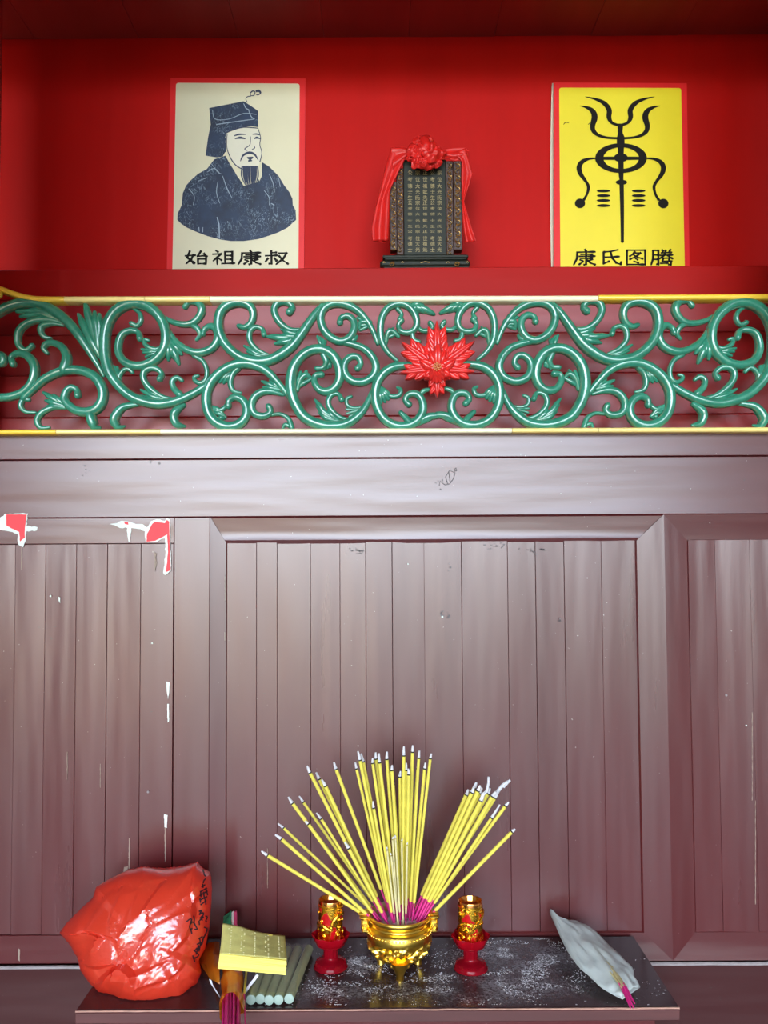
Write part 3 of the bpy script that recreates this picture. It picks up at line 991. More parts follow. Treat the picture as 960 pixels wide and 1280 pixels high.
def acanthus(bx, by, tx, ty, w_, n, y0, y1):
    """big petal: a spine lobe with pairs of overlapping side lobes."""
    mb = MB()
    dx, dy = tx - bx, ty - by
    L = math.hypot(dx, dy); ux, uy = dx / L, dy / L
    for i in range(n):
        t = .16 + .52 * i / max(1, n - 1)
        f = 1 - .42 * t
        for sg in (-1, 1):
            ox, oy = bx + dx * (t - .14), by + dy * (t - .14)
            sp = w_ * .50 * f
            ex = bx + dx * (t + .20) - uy * sg * sp
            ey = by + dy * (t + .20) + ux * sg * sp
            lobe(mb, ox - uy * sg * 1.2, oy + ux * sg * 1.2, ex, ey, w_ * .50 * f, y0, y1 - .002 * (i % 2) - .0012 * (sg > 0), .7)
    lobe(mb, bx, by, tx, ty, w_ * .42, y0, y1 + .002, 1)
    return mb
for a in [(546, 462, 545.5, 404, 30, 4, .012, .020), (545, 462, 502, 430, 30, 4, .010, .019), (547, 462, 592, 429, 30, 4, .010, .019),
          (545, 462, 500, 467.5, 25, 3, .010, .018), (547, 462, 592, 466.5, 25, 3, .010, .018), (545.8, 462, 546, 498.5, 24, 3, .010, .019)]:
    obj('petal', acanthus(*a), M_flower, fl, ang=60)
for (bx, by, tx, ty, w_, y0, y1) in [(544, 464, 524, 453, 16, .016, .028), (549, 464, 568, 452, 16, .016, .028), (546, 462, 536.5, 441, 13, .016, .030), (546, 462, 555.5, 441, 13, .016, .030), (546, 464, 546, 433, 15, .018, .034), (541, 466, 530, 474, 13, .014, .025), (551, 466, 562, 473, 13, .014, .025), (546, 462, 534.5, 462, 14, .018, .030), (546, 462, 557.5, 462, 14, .018, .030)]:
    mb = MB()
    lobe(mb, bx, by, tx, ty, w_, y0, y1, 1)
    obj('petal', mb, M_flower, fl, ang=60)
# cup under the boss and stamens
mb = MB()
cc = P(546, 467, YS - .028)
for k in range(7):
    a = PI * (1.0 + k / 6)
    p0 = cc + Vector((0, .004, .004))
    p1 = cc + Vector((.0135 * math.cos(a), .003, .016 * math.sin(a)))
    mb.tube([p0, (p0 + p1) / 2 + Vector((0, -.006, 0)), p1], [.004, .0055, .003], 8)
obj('cup', mb, M_flower, fl)
mb = MB()
cc = P(546.5, 458, YS - .036)
for k in range(22):
    a = k * 2.4; r_ = .0017 * math.sqrt(k)
    mb.ball(cc + Vector((r_ * math.cos(a), rnd.uniform(-.001, .001) + r_ * .4, r_ * math.sin(a))), .0014, 6, 5)
obj('stamen', mb, M_flowerc, fl, kind='stuff', label='small gilded stamen cluster')

# ------------------------------------------------------------------ posters
def textmesh(body, h, bold=.02, wide=1.0):
    cu = bpy.data.curves.new('lettering_curve', 'FONT')
    cu.body = body
    cu.size = 1.0
    cu.offset = bold
    cu.resolution_u = 3
    ob = bpy.data.objects.new('lettering_tmp', cu)
    COL.objects.link(ob)
    dg = bpy.context.evaluated_depsgraph_get()
    me = bpy.data.meshes.new_from_object(ob.evaluated_get(dg))
    vs = [v.co.copy() for v in me.vertices]
    fs = [tuple(p.vertices) for p in me.polygons]
    bpy.data.objects.remove(ob)
    bpy.data.curves.remove(cu)
    bpy.data.meshes.remove(me)
    return vs, fs

def put_text(mb, ch, x0, y0, x1, y1, Y, bold=.02):
    """one character stretched into the pixel box on the plane Y."""
    vs, fs = textmesh(ch, 1, bold)
    if not vs: return
    ax0 = min(v.x for v in vs); ax1 = max(v.x for v in vs)
    ay0 = min(v.y for v in vs); ay1 = max(v.y for v in vs)
    out = []
    for v in vs:
        u = (v.x - ax0) / max(ax1 - ax0, 1e-5); t = (v.y - ay0) / max(ay1 - ay0, 1e-5)
        out.append(P(lerp(x0, x1, u), lerp(y1, y0, t), Y))
    mb.add(out, fs)

def ribbon(mb, pts, Y, sub=6, mp=None):
    pts = crom(pts, sub) if len(pts) > 2 else pts
    q = [(mp(p[0], p[1]) if mp else (p[0], p[1])) + (p[2],) for p in pts]
    rows = []
    n = len(q)
    for i in range(n):
        a, b = q[max(i - 1, 0)], q[min(i + 1, n - 1)]
        d = math.hypot(b[0] - a[0], b[1] - a[1]) or 1
        nx, ny = -(b[1] - a[1]) / d, (b[0] - a[0]) / d
        h = max(q[i][2], .3) / 2
        rows.append([P(q[i][0] + nx * h, q[i][1] + ny * h, Y), P(q[i][0] - nx * h, q[i][1] - ny * h, Y)])
    mb.grid(rows)

GLYPH = {
 '始': [[(22, 4), (10, 50), (44, 92)], [(38, 28), (28, 62), (4, 94)], [(0, 38), (48, 34)], [(72, 4), (56, 42), (94, 36)], [(84, 20), (98, 48)], [(58, 58), (58, 98)], [(58, 60), (94, 60), (94, 98)], [(58, 92), (94, 92)]],
 '祖': [[(16, 1), (28, 14)], [(2, 27), (40, 25), (4, 74)], [(23, 48), (23, 99)], [(28, 56), (44, 70)], [(58, 8), (58, 90)], [(58, 10), (90, 10), (90, 90)], [(58, 36), (90, 36)], [(58, 62), (90, 62)], [(42, 92), (102, 89)]],
 '康': [[(52, 0), (56, 14)], [(14, 19), (99, 16)], [(17, 19), (15, 60), (0, 98)], [(32, 32), (84, 32), (84, 58)], [(24, 45), (99, 43)], [(32, 57), (84, 57)], [(57, 22), (57, 94), (46, 98)], [(28, 65), (42, 74)], [(46, 76), (24, 96)], [(88, 62), (68, 74)], [(62, 68), (78, 86), (100, 97)]],
 '叔': [[(28, 2), (28, 36)], [(28, 17), (52, 15)], [(2, 38), (56, 35)], [(29, 38), (29, 94), (17, 92)], [(15, 54), (2, 80)], [(41, 54), (53, 76)], [(58, 20), (94, 19), (80, 56), (48, 98)], [(60, 36), (78, 70), (102, 96)]],
 '氏': [[(86, 3), (52, 14), (16, 18)], [(18, 18), (18, 90), (46, 74)], [(18, 50), (92, 46)], [(50, 15), (58, 55), (78, 86), (98, 94), (99, 76)]],
 '图': [[(4, 4), (4, 100)], [(4, 6), (96, 6), (96, 100)], [(4, 95), (96, 95)], [(44, 14), (34, 32), (16, 46)], [(40, 24), (72, 24), (50, 46), (16, 64)], [(36, 34), (56, 50), (86, 60)], [(46, 58), (60, 66)], [(38, 74), (64, 86)]],
 '腾': [[(9, 6), (9, 60), (0, 98)], [(9, 8), (34, 8), (34, 96), (25, 93)], [(9, 36), (34, 36)], [(9, 63), (34, 63)], [(50, 3), (57, 15)], [(92, 1), (83, 15)], [(46, 23), (97, 20)], [(41, 38), (102, 35)], [(69, 6), (62, 36), (40, 60)], [(74, 38), (102, 60)], [(54, 56), (86, 55), (82, 73)], [(57, 57), (53, 75), (95, 74), (91, 98), (80, 95)], [(43, 88), (80, 85)]],
}
def brush(mb, ch, x0, y0, x1, y1, Y, wpx):
    """clerical-script character written stroke by stroke inside a pixel box."""
    for st in GLYPH[ch]:
        q = [(lerp(x0, x1, a / 100), lerp(y0, y1, b / 100)) for a, b in st]
        for i in range(len(q) - 1):
            (ax_, ay_), (bx_, by_) = q[i], q[i + 1]
            d = math.hypot(bx_ - ax_, by_ - ay_)
            ux, uy = (bx_ - ax_) / d, (by_ - ay_) / d
            e = wpx * .42
            horiz = abs(ux) > .8
            wa = wpx * (.72 if horiz else 1.0)
            last = i == len(q) - 2
            wb2 = wa * (1.45 if last and (horiz or ux > .3) else (.8 if last else 1.0))
            k = [(ax_ - ux * e * (1 if i else .4), ay_ - uy * e * (1 if i else .4), wa), (lerp(ax_, bx_, .55), lerp(ay_, by_, .55), wa * .92), (lerp(ax_, bx_, .86), lerp(ay_, by_, .86), wb2), (bx_ + ux * e * .4, by_ + uy * e * .4, wb2 * (.55 if last else 1))]
            ribbon(mb, k, Y, 4)

YPO = YN - .0035
def poster(name, label, outer, field, fmat):
    b = P((outer[0][0] + outer[1][0]) / 2, outer[2][1], YPO)
    t = thing(name, label, 'poster', (b.x, YPO, zl + .0005))
    # the sheet stands on the shelf: extend its sides down to the shelf top
    tl, tr, br, bl = [P(*q, YPO) for q in outer]
    def down(p, q):
        k = (zl + .0008 - p.z) / (q.z - p.z)
        return p + (q - p) * k
    sheet = [tl, tr, down(tr, br), down(tl, bl)]
    obj('sheet', MB().prism(sheet, (0, .0012, 0)), M_posterred, t, smooth=False)
    r_ = 3.0
    ftl, ftr, fbr, fbl = field
    pts = []
    for k in range(5):
        a = PI / 2 * k / 4
        pts.append((ftl[0] + r_ * (1 - math.cos(PI / 2 - a)) * 1.0 if False else ftl[0] + r_ * (1 - math.sin(a)), ftl[1] + r_ * (1 - math.cos(a))))
    pts = [(ftl[0] + r_ * (1 - math.cos(a)), ftl[1] + r_ * (1 - math.sin(a))) for a in (0, .4, .8, 1.2, PI / 2)]
    pts += [(ftr[0] - r_ * (1 - math.sin(a)), ftr[1] + r_ * (1 - math.cos(a))) for a in (0, .4, .8, 1.2, PI / 2)]
    q = [P(*p, YPO - .0004) for p in pts]
    a_ = P(*fbr, YPO - .0004); b_ = P(*fbl, YPO - .0004)
    tr0, tl0 = q[-1], q[0]
    q += [down(tr0, a_), down(tl0, b_)]
    obj('printed_field', MB().poly(q), fmat, t, smooth=False)
    return t

pa = poster('portrait_poster', 'red-bordered cream poster printed with an ink portrait of a bearded man in a tall hat', [(213, 97.5), (382, 98), (380, 333), (208.5, 333)], [(220, 103.5), (374.5, 104.5), (373, 333), (215.5, 333)], M_postercream)
def cv(x_, y_): return (190 + x_ / 4.364, 80 + y_ / 4.364)
def flat(pts, Y, mp): return MB().poly([P(*mp(*p), Y) for p in pts])
Y1 = YPO - .0007; Y2 = YPO - .0010; Y3 = YPO - .0013
robe = [(340, 520), (400, 500), (425, 545), (460, 600), (500, 665), (575, 645), (598, 600), (600, 535), (640, 560), (690, 610), (720, 660), (750, 700), (766, 735), (768, 770), (784, 800), (786, 850), (740, 892), (690, 918), (640, 936), (580, 955), (500, 966), (430, 966), (370, 957), (300, 938), (240, 915), (190, 892), (160, 872), (138, 850), (140, 815), (162, 770), (168, 705), (185, 665), (205, 640), (250, 600), (300, 572)]
obj('robe_print', flat(robe, Y1, cv), M_robe, pa, smooth=False)
obj('hat_print', flat([(312, 240), (500, 203), (545, 232), (578, 255), (580, 345), (540, 338), (480, 348), (410, 372), (400, 400), (405, 470), (385, 505), (355, 510), (292, 500), (306, 400), (320, 330)], Y1, cv), M_hat, pa, smooth=False)
obj('face_print', flat([(402, 382), (480, 350), (578, 348), (592, 400), (588, 440), (598, 485), (590, 530), (578, 572), (500, 580), (450, 555), (425, 500), (408, 450)], Y1, cv), plain('portrait_face_paper', (232, 232, 212), .55, var=.03), pa, smooth=False)
obj('collar_print', flat([(440, 552), (470, 565), (500, 590), (505, 655), (470, 620), (450, 585)], Y2, cv), M_postercream, pa, smooth=False)
obj('collar_print', flat([(578, 575), (596, 545), (600, 610), (585, 640)], Y2, cv), M_postercream, pa, smooth=False)
mb = MB()
for s_ in ([(410, 380, 4), (408, 450, 4), (425, 505, 5), (455, 550, 6), (495, 575, 5)], [(578, 350, 4), (592, 400, 4), (588, 440, 4), (599, 485, 4), (588, 535, 5)],
           [(448, 392, 5), (475, 384, 9), (512, 384, 4)], [(548, 384, 4), (570, 382, 8), (588, 388, 3)], [(452, 408, 4), (480, 402, 13), (510, 408, 5)], [(556, 408, 4), (572, 402, 12), (590, 408, 4)],
           [(538, 395, 3), (534, 440, 4), (506, 462, 5), (520, 472, 4)], [(545, 466, 4), (560, 458, 5), (556, 445, 3)],
           [(482, 530, 4), (498, 498, 10), (530, 484, 14), (560, 494, 11), (580, 526, 3)], [(518, 510, 6), (536, 514, 16), (552, 508, 6)], [(524, 530, 6), (535, 526, 12), (546, 528, 5)],
           [(535, 160, 5), (548, 148, 7), (562, 152, 5), (556, 170, 5), (540, 172, 4), (535, 160, 4)], [(566, 150, 10), (582, 146, 14), (592, 158, 8), (578, 168, 6), (566, 164, 4)], [(520, 210, 4), (512, 190, 4), (522, 178, 5), (540, 176, 4)],
           [(402, 405, 8), (392, 440, 10), (402, 480, 8)], [(395, 380, 6), (440, 360, 7), (500, 345, 6), (578, 350, 5)]):
    ribbon(mb, [(a, b, c / 4.364) for a, b, c in [(*cv(p[0], p[1]), p[2]) for p in s_]], Y2)
obj('face_lines', mb, M_inkblue, pa, smooth=False, fixn=False, kind='stuff')
mb = MB()
for k in range(13):
    x_ = 492 + k * 7
    ribbon(mb, [(*cv(x_, 556), 1.6), (*cv(x_ + rnd.uniform(-3, 3), 610), 1.9), (*cv(lerp(x_, 540, .35), 670 + rnd.uniform(-12, 6)), .5)], Y3)
obj('beard_print', mb, M_inkblue, pa, smooth=False, fixn=False, kind='stuff')
mb = MB()
for s_ in ([(355, 835, 5), (365, 880, 8), (368, 950, 6)], [(325, 545, 3), (360, 590, 5), (380, 600, 3)], [(385, 610, 3), (410, 680, 5), (436, 730, 3)], [(300, 590, 3), (340, 570, 5), (372, 600, 4)],
           [(205, 860, 4), (208, 900, 3)], [(255, 890, 5), (258, 915, 3)], [(278, 890, 3), (276, 918, 4)], [(640, 600, 3), (660, 650, 4), (668, 700, 3)], [(690, 620, 3), (700, 670, 4)], [(360, 640, 3), (352, 700, 4), (370, 760, 3)],
           [(410, 860, 8), (416, 864, 6)], [(650, 760, 4), (668, 770, 6)], [(500, 215, 3), (512, 240, 5), (530, 250, 4)], [(330, 250, 3), (345, 300, 4), (420, 300, 3), (500, 270, 4), (570, 275, 3)], [(350, 330, 4), (430, 318, 5), (560, 300, 4)],
           [(525, 245, 3), (540, 285, 5), (560, 300, 3)], [(200, 680, 3), (230, 720, 4), (225, 770, 3)], [(250, 640, 3), (300, 620, 4)], [(612, 690, 3), (640, 730, 4), (640, 770, 3)]):
    ribbon(mb, [(*cv(p[0], p[1]), p[2] / 4.364) for p in s_], Y3)
obj('robe_folds', mb, M_inkpale, pa, smooth=False, fixn=False, kind='stuff')
mb = MB()
for ch, (x0, x1) in zip('始祖康叔', ((180, 302), (328, 450), (470, 595), (615, 742))):
    brush(mb, ch, *cv(x0, 1016), *cv(x1, 1095), Y2, 2.9)
obj('lettering', mb, M_ink, pa, smooth=False, fixn=False)

pb = poster('emblem_poster', 'red-bordered bright yellow poster printed with a black trident-like clan emblem', [(691.5, 103), (858.5, 104), (862, 333), (691, 333)], [(699, 109.5), (851.5, 110), (856, 333), (700.5, 333)], M_posteryellow)
def cy(x_, y_): return (670 + x_ / 4.364, 80 + y_ / 4.364)
mb = MB()
EMK = [0]
def em(pts, mirror=False, cx=462):
    EMK[0] += 1
    for f in ((False, True) if mirror else (False,)):
        ribbon(mb, [(*cy((2 * cx - p[0]) if f else p[0], p[1]), p[2] / 4.364) for p in pts], Y2 - .00006 * EMK[0])
em([(238, 228, 2), (275, 236, 14), (308, 256, 27), (320, 290, 33), (309, 335, 28), (314, 365, 24), (340, 388, 17), (385, 401, 13), (445, 405, 13)], True, 458)
em([(268, 178, 2), (320, 190, 12), (370, 212, 23), (399, 250, 28), (398, 290, 26), (412, 318, 17), (440, 331, 14), (462, 332, 14)], True, 457)
em([(460, 328, 36), (460, 350, 28), (460, 375, 26), (462, 400, 40), (462, 440, 42), (463, 475, 32), (464, 590, 28), (466, 632, 22), (467, 660, 24), (470, 800, 21), (471, 965, 17)])
em([(325, 514, 16), (470, 514, 18), (600, 514, 16)])
em([(325, 514, 8), (285, 518, 14), (250, 535, 24), (235, 565, 28), (244, 600, 24), (272, 640, 16), (286, 670, 17), (278, 710, 13), (258, 745, 16)], True, 465)
def ell(cx, cy_, rx, ry_, n=28): mb.poly([P(*cy(cx + rx * math.cos(2 * PI * k / n), cy_ + ry_ * math.sin(2 * PI * k / n)), Y3) for k in range(n)])
ell(240, 760, 28, 26); ell(695, 761, 28, 26); ell(466, 645, 31, 14); ell(463, 511, 38, 24); ell(471, 966, 9, 10)
for y_ in (692, 718, 744, 772):
    ell(368, y_, 37, 8); ell(560, y_, 37, 8)
n = 48
mb.grid([[P(*cy(464 + 141 * math.cos(2 * PI * k / n), 513 + 81 * math.sin(2 * PI * k / n)), Y3 - .0003) for k in range(n)], [P(*cy(465 + 97 * math.cos(2 * PI * k / n), 513 + 59 * math.sin(2 * PI * k / n)), Y3 - .0003) for k in range(n)]], close=True)
obj('emblem_print', mb, M_ink, pb, smooth=False, fixn=False)
mb = MB()
for ch, (x0, x1) in zip('康氏图腾', ((205, 325), (348, 465), (492, 600), (628, 745))):
    brush(mb, ch, *cy(x0, 1010), *cy(x1, 1098), Y2, 2.9)
obj('lettering', mb, M_ink, pb, smooth=False, fixn=False)
mb = MB()
ribbon(mb, [(*cy(150, 330), .6), (*cy(162, 318), 1.0), (*cy(180, 322), .5)], Y2); ribbon(mb, [(*cy(285, 330), .8), (*cy(293, 322), 1)], Y2)
obj('scratch', mb, M_ink, pb, smooth=False, fixn=False)
mb = MB()
rows = []
for i in range(13):
    t = i / 12
    wv_ = 1.2 + 2.2 * math.sin(PI * min(1, t * .9)) ** .8
    py = lerp(104, 340, t)
    rows.append([P(691.2 - wv_, py, YPO - .006), P(691.2 - wv_ * .4, py, YPO - .0045), P(692.0, py, YPO - .001)])
mb.grid(rows)
obj('curled_edge', mb, M_whiteedge, pb, solid=.0005, label='pale curled edge of the paper')

# ------------------------------------------------------------------ ancestral tablet and its red ribbon
YT = 1.775                               # front of the tablet base, near the shelf's front
def ct_(x_, y_): return (450 + x_ / 6, 160 + y_ / 6)
def PT(x_, y_, Y): return P(*ct_(x_, y_), Y)
tb = PT(490, 1045, YT)
tab = thing('ancestral_tablet', 'small black upright tablet with gilded side carvings and rows of gold characters on the shelf', 'tablet', (tb.x, YT + .03, zl))
zt0 = zl
def tbox(x0, y0, x1, y1, Y0, Y1, bev=.0015):
    a = PT(x0, y1, Y0); b = PT(x1, y0, Y0)
    return MB().box((a.x, Y0, a.z), (b.x, Y1, b.z), bev=bev)
mb = tbox(170, 948, 812, 975, YT + .004, YT + .055)
b2 = tbox(150, 985, 825, 1038, YT, YT + .058, .004)
mb.add(b2.v, b2.f)
b3 = tbox(185, 970, 800, 990, YT + .003, YT + .055); mb.add(b3.v, b3.f)
base = obj('base', mb, M_black, tab)
# let the base rest on the shelf
mb = MB()
for x_ in (240, 728):
    c = PT(x_, 1022, YT - .001)
    pts = [c + Vector((.0055 * math.cos(a) * (1 - a / 14), 0, .0055 * math.sin(a) * (1 - a / 14))) for a in [k * .5 for k in range(19)]]
    mb.tube(pts, .0011, 6)
for x_, w_ in ((320, 10), (490, 40), (660, 12), (180, 9), (805, 9)):
    c = PT(x_, 1010, YT - .0005)
    mb.tube([c + Vector((-w_ * .00025, 0, 0)), c + Vector((0, 0, .002)), c + Vector((w_ * .00025, 0, 0))], .0009, 6)
obj('base_scroll', mb, M_gilt, tab, label='gilded scroll ornaments')
obj('foot', MB().box((PT(175, 0, YT).x, YT + .004, zl), (PT(805, 0, YT).x, YT + .052, PT(0, 1036, YT).z + .001)), M_black, tab)
obj('board', tbox(328, 235, 645, 955, YT + .022, YT + .04), M_black, tab)
for (x0, y0, x1) in ((276, 300, 326), (648, 245, 698)):
    pnl = obj('side_panel', tbox(x0, y0, x1, 952, YT + .016, YT + .042), M_brownframe, tab)
for (x0, y0, x1) in ((226, 400, 276), (703, 245, 762)):
    pnl = obj('side_panel', tbox(x0, y0, x1, 915, YT + .011, YT + .034), M_brownframe, tab)
def swirl(x0, x1, y0, y1, Y, step=44):
    mb = MB()
    y_ = y0; s = 1
    cx = (x0 + x1) / 2; hw = (x1 - x0) / 2
    while y_ < y1:
        pts = []
        for k in range(12):
            a = -1.6 + k * .48
            rr = hw * (.95 - .05 * k)
            pts.append(PT(cx + s * rr * math.cos(a) + rnd.uniform(-2, 2), y_ + rr * .95 * math.sin(a) + 18, Y))
        mb.tube(pts, [.0005 + .0008 * math.sin(PI * k / 11) for k in range(12)], 5)
        pts = [PT(cx - s * hw * .9, y_ - 8, Y), PT(cx - s * hw * .1, y_ + 6, Y - .0012), PT(cx + s * hw * .7, y_ - 12, Y)]
        mb.tube(pts, [.0005, .0012, .0004], 5)
        y_ += step * rnd.uniform(.9, 1.1); s = -s
    return mb
for a in ((280, 322, 320, 930, YT + .0155), (653, 693, 270, 930, YT + .0155), (231, 271, 440, 895, YT + .0105), (709, 756, 270, 895, YT + .0105)):
    obj('gilt_carving', swirl(*a), M_gilt, tab, label='curling gilded openwork carving')
mb = MB()
cols = (375, 432, 488, 544, 596)
chs = '公祖氏考妣宗德先位士正大生世光'
ys_ = [335, 385, 435, 478, 522, 560, 603, 645, 693, 737, 775, 828, 868, 912]
cache = {}
for c_i, x_ in enumerate(cols):
    for r_i, y_ in enumerate(ys_):
        ch = chs[(c_i * 5 + r_i * 3) % len(chs)]
        hh = 17 if r_i < 6 or r_i > 10 else 11
        put_text(mb, ch, *ct_(x_ - 17, y_ - hh), *ct_(x_ + 17, y_ + hh), YT + .0215, .01)
obj('lettering', mb, M_lettergold, tab, smooth=False, fixn=False)

rb = thing('red_ribbon', 'red satin ribbon with a gathered rosette draped over the black tablet', 'ribbon', (tb.x, YT + .02, PT(490, 200, YT).z))
def drape(left, right, Y0, Y1, folds, amp=.004, ph=0.0):
    """cloth between two edge polylines with lengthwise folds."""
    n = 28
    def at(pl, t):
        k = t * (len(pl) - 1); i = min(int(k), len(pl) - 2)
        return (lerp(pl[i][0], pl[i + 1][0], k - i), lerp(pl[i][1], pl[i + 1][1], k - i))
    rows = []
    for i in range(n + 1):
        t = i / n
        a, b = at(left, t), at(right, t)
        row = []
        for k in range(17):
            u = k / 16
            Y = lerp(Y0, Y1, t) - amp * (.4 + .6 * t) * math.sin(folds * PI * u + ph + 1.2 * t) - .003 * math.sin(PI * u)
            row.append(PT(lerp(a[0], b[0], u), lerp(a[1], b[1], u), Y))
        rows.append(row)
    return MB().grid(rows)
YD = YT + .010
obj('tail', drape([(235, 146), (190, 290), (150, 460), (110, 620), (84, 750), (95, 845)], [(352, 152), (335, 240), (268, 375), (226, 470), (222, 700), (216, 845)], YD, YD - .006, 2.6, .005), M_cloth, rb, solid=.0006, ang=70)
obj('tail', drape([(92, 840), (96, 848)], [(222, 795), (190, 862)], YD + .004, YD, 3, .002), M_cloth, rb, solid=.0006, ang=70)
obj('tail', drape([(790, 150), (812, 235), (846, 345), (778, 545), (840, 760), (872, 850)], [(700, 190), (762, 245), (760, 340), (762, 545), (775, 760), (788, 858)], YD - .002, YD - .006, 2.2, .004, 1), M_cloth, rb, solid=.0006, ang=70)
obj('band', drape([(340, 150), (300, 146), (232, 145)], [(350, 215), (330, 240), (250, 330)], YD - .004, YD - .002, 3, .003), M_cloth, rb, solid=.0006, ang=70)
obj('band', drape([(630, 160), (700, 150), (792, 148), (815, 170)], [(650, 225), (705, 246), (770, 238), (806, 222)], YD - .004, YD + .002, 3, .003, 2), M_cloth, rb, solid=.0006, ang=70)
# rosette: crumpled overlapping cups of cloth
def ruffle(c, r_, seed, squash=.55, rot=0.0):
    rows = []
    n, m = 12, 30
    for i in range(n + 1):
        t = i / n
        row = []
        for k in range(m):
            a = 2 * PI * k / m
            cr_ = 1 + .12 * t * math.sin(4 * a + seed) + .05 * t * math.sin(7 * a + seed * 2.3)
            rad = r_ * t * cr_
            dep = r_ * squash * (1 - t ** 2.2) + r_ * .20 * t * math.sin(4 * a + seed * 1.7) * (1 if t > .3 else t)
            nz = noise.noise(Vector((math.cos(a) * t * 2.2 + seed * 3.1, math.sin(a) * t * 2.2, seed))) * r_ * .30
            nz2 = (1 - abs(noise.noise(Vector((math.cos(a) * t * 4 + seed, math.sin(a) * t * 4 - seed, 4.2)))) * 2) * r_ * .06
            row.append(c + Vector((rad * math.cos(a + rot), -dep - nz - nz2, rad * math.sin(a + rot))))
        rows.append(row)
    return MB().grid(rows, close=True)
for k, (x_, y_, r_, dy) in enumerate(((490, 200, 120, 0), (405, 175, 58, -.006), (440, 110, 50, .004), (540, 190, 78, -.014), (600, 195, 48, -.006), (430, 262, 52, -.008), (520, 268, 52, -.004), (575, 262, 40, -.006), (470, 165, 48, -.012), (380, 215, 36, .0), (505, 105, 52, .008), (470, 250, 44, -.014))):
    obj('ruffle', ruffle(PT(x_, y_, YD - .006 + dy), r_ / 6 * YD / FPX, 1.3 + k * 2.17, .5, k), M_cloth, rb, ang=80, solid=.0005)

# ------------------------------------------------------------------ offering table
TZ = P(480, 1172, 1.592).z
tf = PZ(474, 1260.5, TZ).y
xl = PZ(97, 1259.5, TZ).x; xr = PZ(851, 1261.5, TZ).x
TYB = 1.592
tabl = thing('offering_table', 'low dark brown lacquered altar table with a dusty top against the panelled wall', 'table', ((xl + xr) / 2, (tf + TYB) / 2, 0))
obj('table_top', MB().box((xl, tf + .001, TZ - .017), (xr, TYB, TZ), bev=.0012), M_table, tabl)
obj('edge_strip', MB().box((xl, tf - .004, TZ - .019), (xr, tf + .001, TZ - .0022), bev=.0012), M_tableedge, tabl)
obj('worn_lip', MB().tube([(lerp(xl, xr, i / 50), tf - .002 + rnd.uniform(-.0005, .0005), TZ - .0012) for i in range(51)], .0013, 6), M_tablelip, tabl, label='pale rubbed front edge')
ax0 = P(135, 1275, tf + .02).x; ax1 = P(817, 1275, tf + .02).x
obj('apron', MB().box((ax0, tf + .012, TZ - .12), (ax1, tf + .032, TZ - .017), bev=.001), M_panelh, tabl)
obj('apron', MB().box((ax0, TYB - .03, TZ - .12), (ax1, TYB - .012, TZ - .017), bev=.001), M_panelh, tabl)
for sx in (ax0, ax1 - .05):
    for sy in (tf + .034, TYB - .082):
        obj('leg', MB().box((sx, sy, 0), (sx + .05, sy + .05, TZ - .017), bev=.003), M_panel, tabl)

# ------------------------------------------------------------------ censer
legp = PZ(500, 1224.5, TZ)
PC = Vector((legp.x, legp.y + .036, TZ))
K = 1.0
cs = thing('incense_burner', 'gold three-legged incense burner full of burning joss sticks in the middle of the table', 'incense burner', PC)
prof = [(0, .013), (.016, .013), (.030, .018), (.042, .028), (.050, .041), (.0535, .053), (.0548, .063), (.0525, .071), (.0475, .0755), (.0465, .079), (.049, .082), (.0525, .086), (.0535, .090), (.0525, .0925), (.0495, .0925), (.047, .089), (.045, .080), (.044, .076)]
dense = crom(prof, 8)
mb = MB()
n = 150
rows = []
for (r_, z) in dense:
    row = []
    for k in range(n):
        a = 2 * PI * k / n
        e = 0
        if .020 < z < .058 and r_ > .02:
            env = math.sin(PI * (z - .020) / .038)
            q = Vector((a * 3.2, z * 130, 1.7))
            e = env * .0044 * (max(-.6, 1 - 5.5 * abs(noise.noise(Vector((math.cos(a) * 5.2, math.sin(a) * 5.2, z * 105))))))
        row.append(PC + Vector(((r_ + e) * math.cos(a), (r_ + e) * math.sin(a), z)))
    rows.append(row)
mb.grid(rows, close=True)
body = obj('body', mb, M_gold, cs, ang=50, label='gold bowl with an embossed belt')
mb = MB()
for k in range(56):
    a = 2 * PI * k / 56
    mb.ball(PC + Vector((.0545 * math.cos(a), .0545 * math.sin(a), .0672)), .0016, 6, 5)
obj('bead_band', mb, M_gold, cs, label='ring of small gold beads')
for k in range(3):
    a = -PI / 2 + 2 * PI * k / 3
    d = Vector((math.cos(a), math.sin(a), 0))
    s_ = Vector((-d.y, d.x, 0))
    mb = MB()
    mb.tube([PC + d * .043 + Vector((0, 0, .032)), PC + d * .043 + Vector((0, 0, .024)), PC + d * .040 + Vector((0, 0, .015)), PC + d * .037 + Vector((0, 0, .007)), PC + d * .036 + Vector((0, 0, .0005))], [.016, .013, .0085, .0062, .0068], 14)
    mb.ball(PC + d * .048 + Vector((0, 0, .022)), .0055, 10, 7)
    for sg in (-1, 1):
        mb.ball(PC + d * .047 + s_ * (.006 * sg) + Vector((0, 0, .029)), .0034, 8, 6)
        mb.ball(PC + d * .042 + s_ * (.011 * sg) + Vector((0, 0, .024)), .0045, 8, 6, (1.2, 1, .8))
    obj('leg', mb, M_gold, cs)
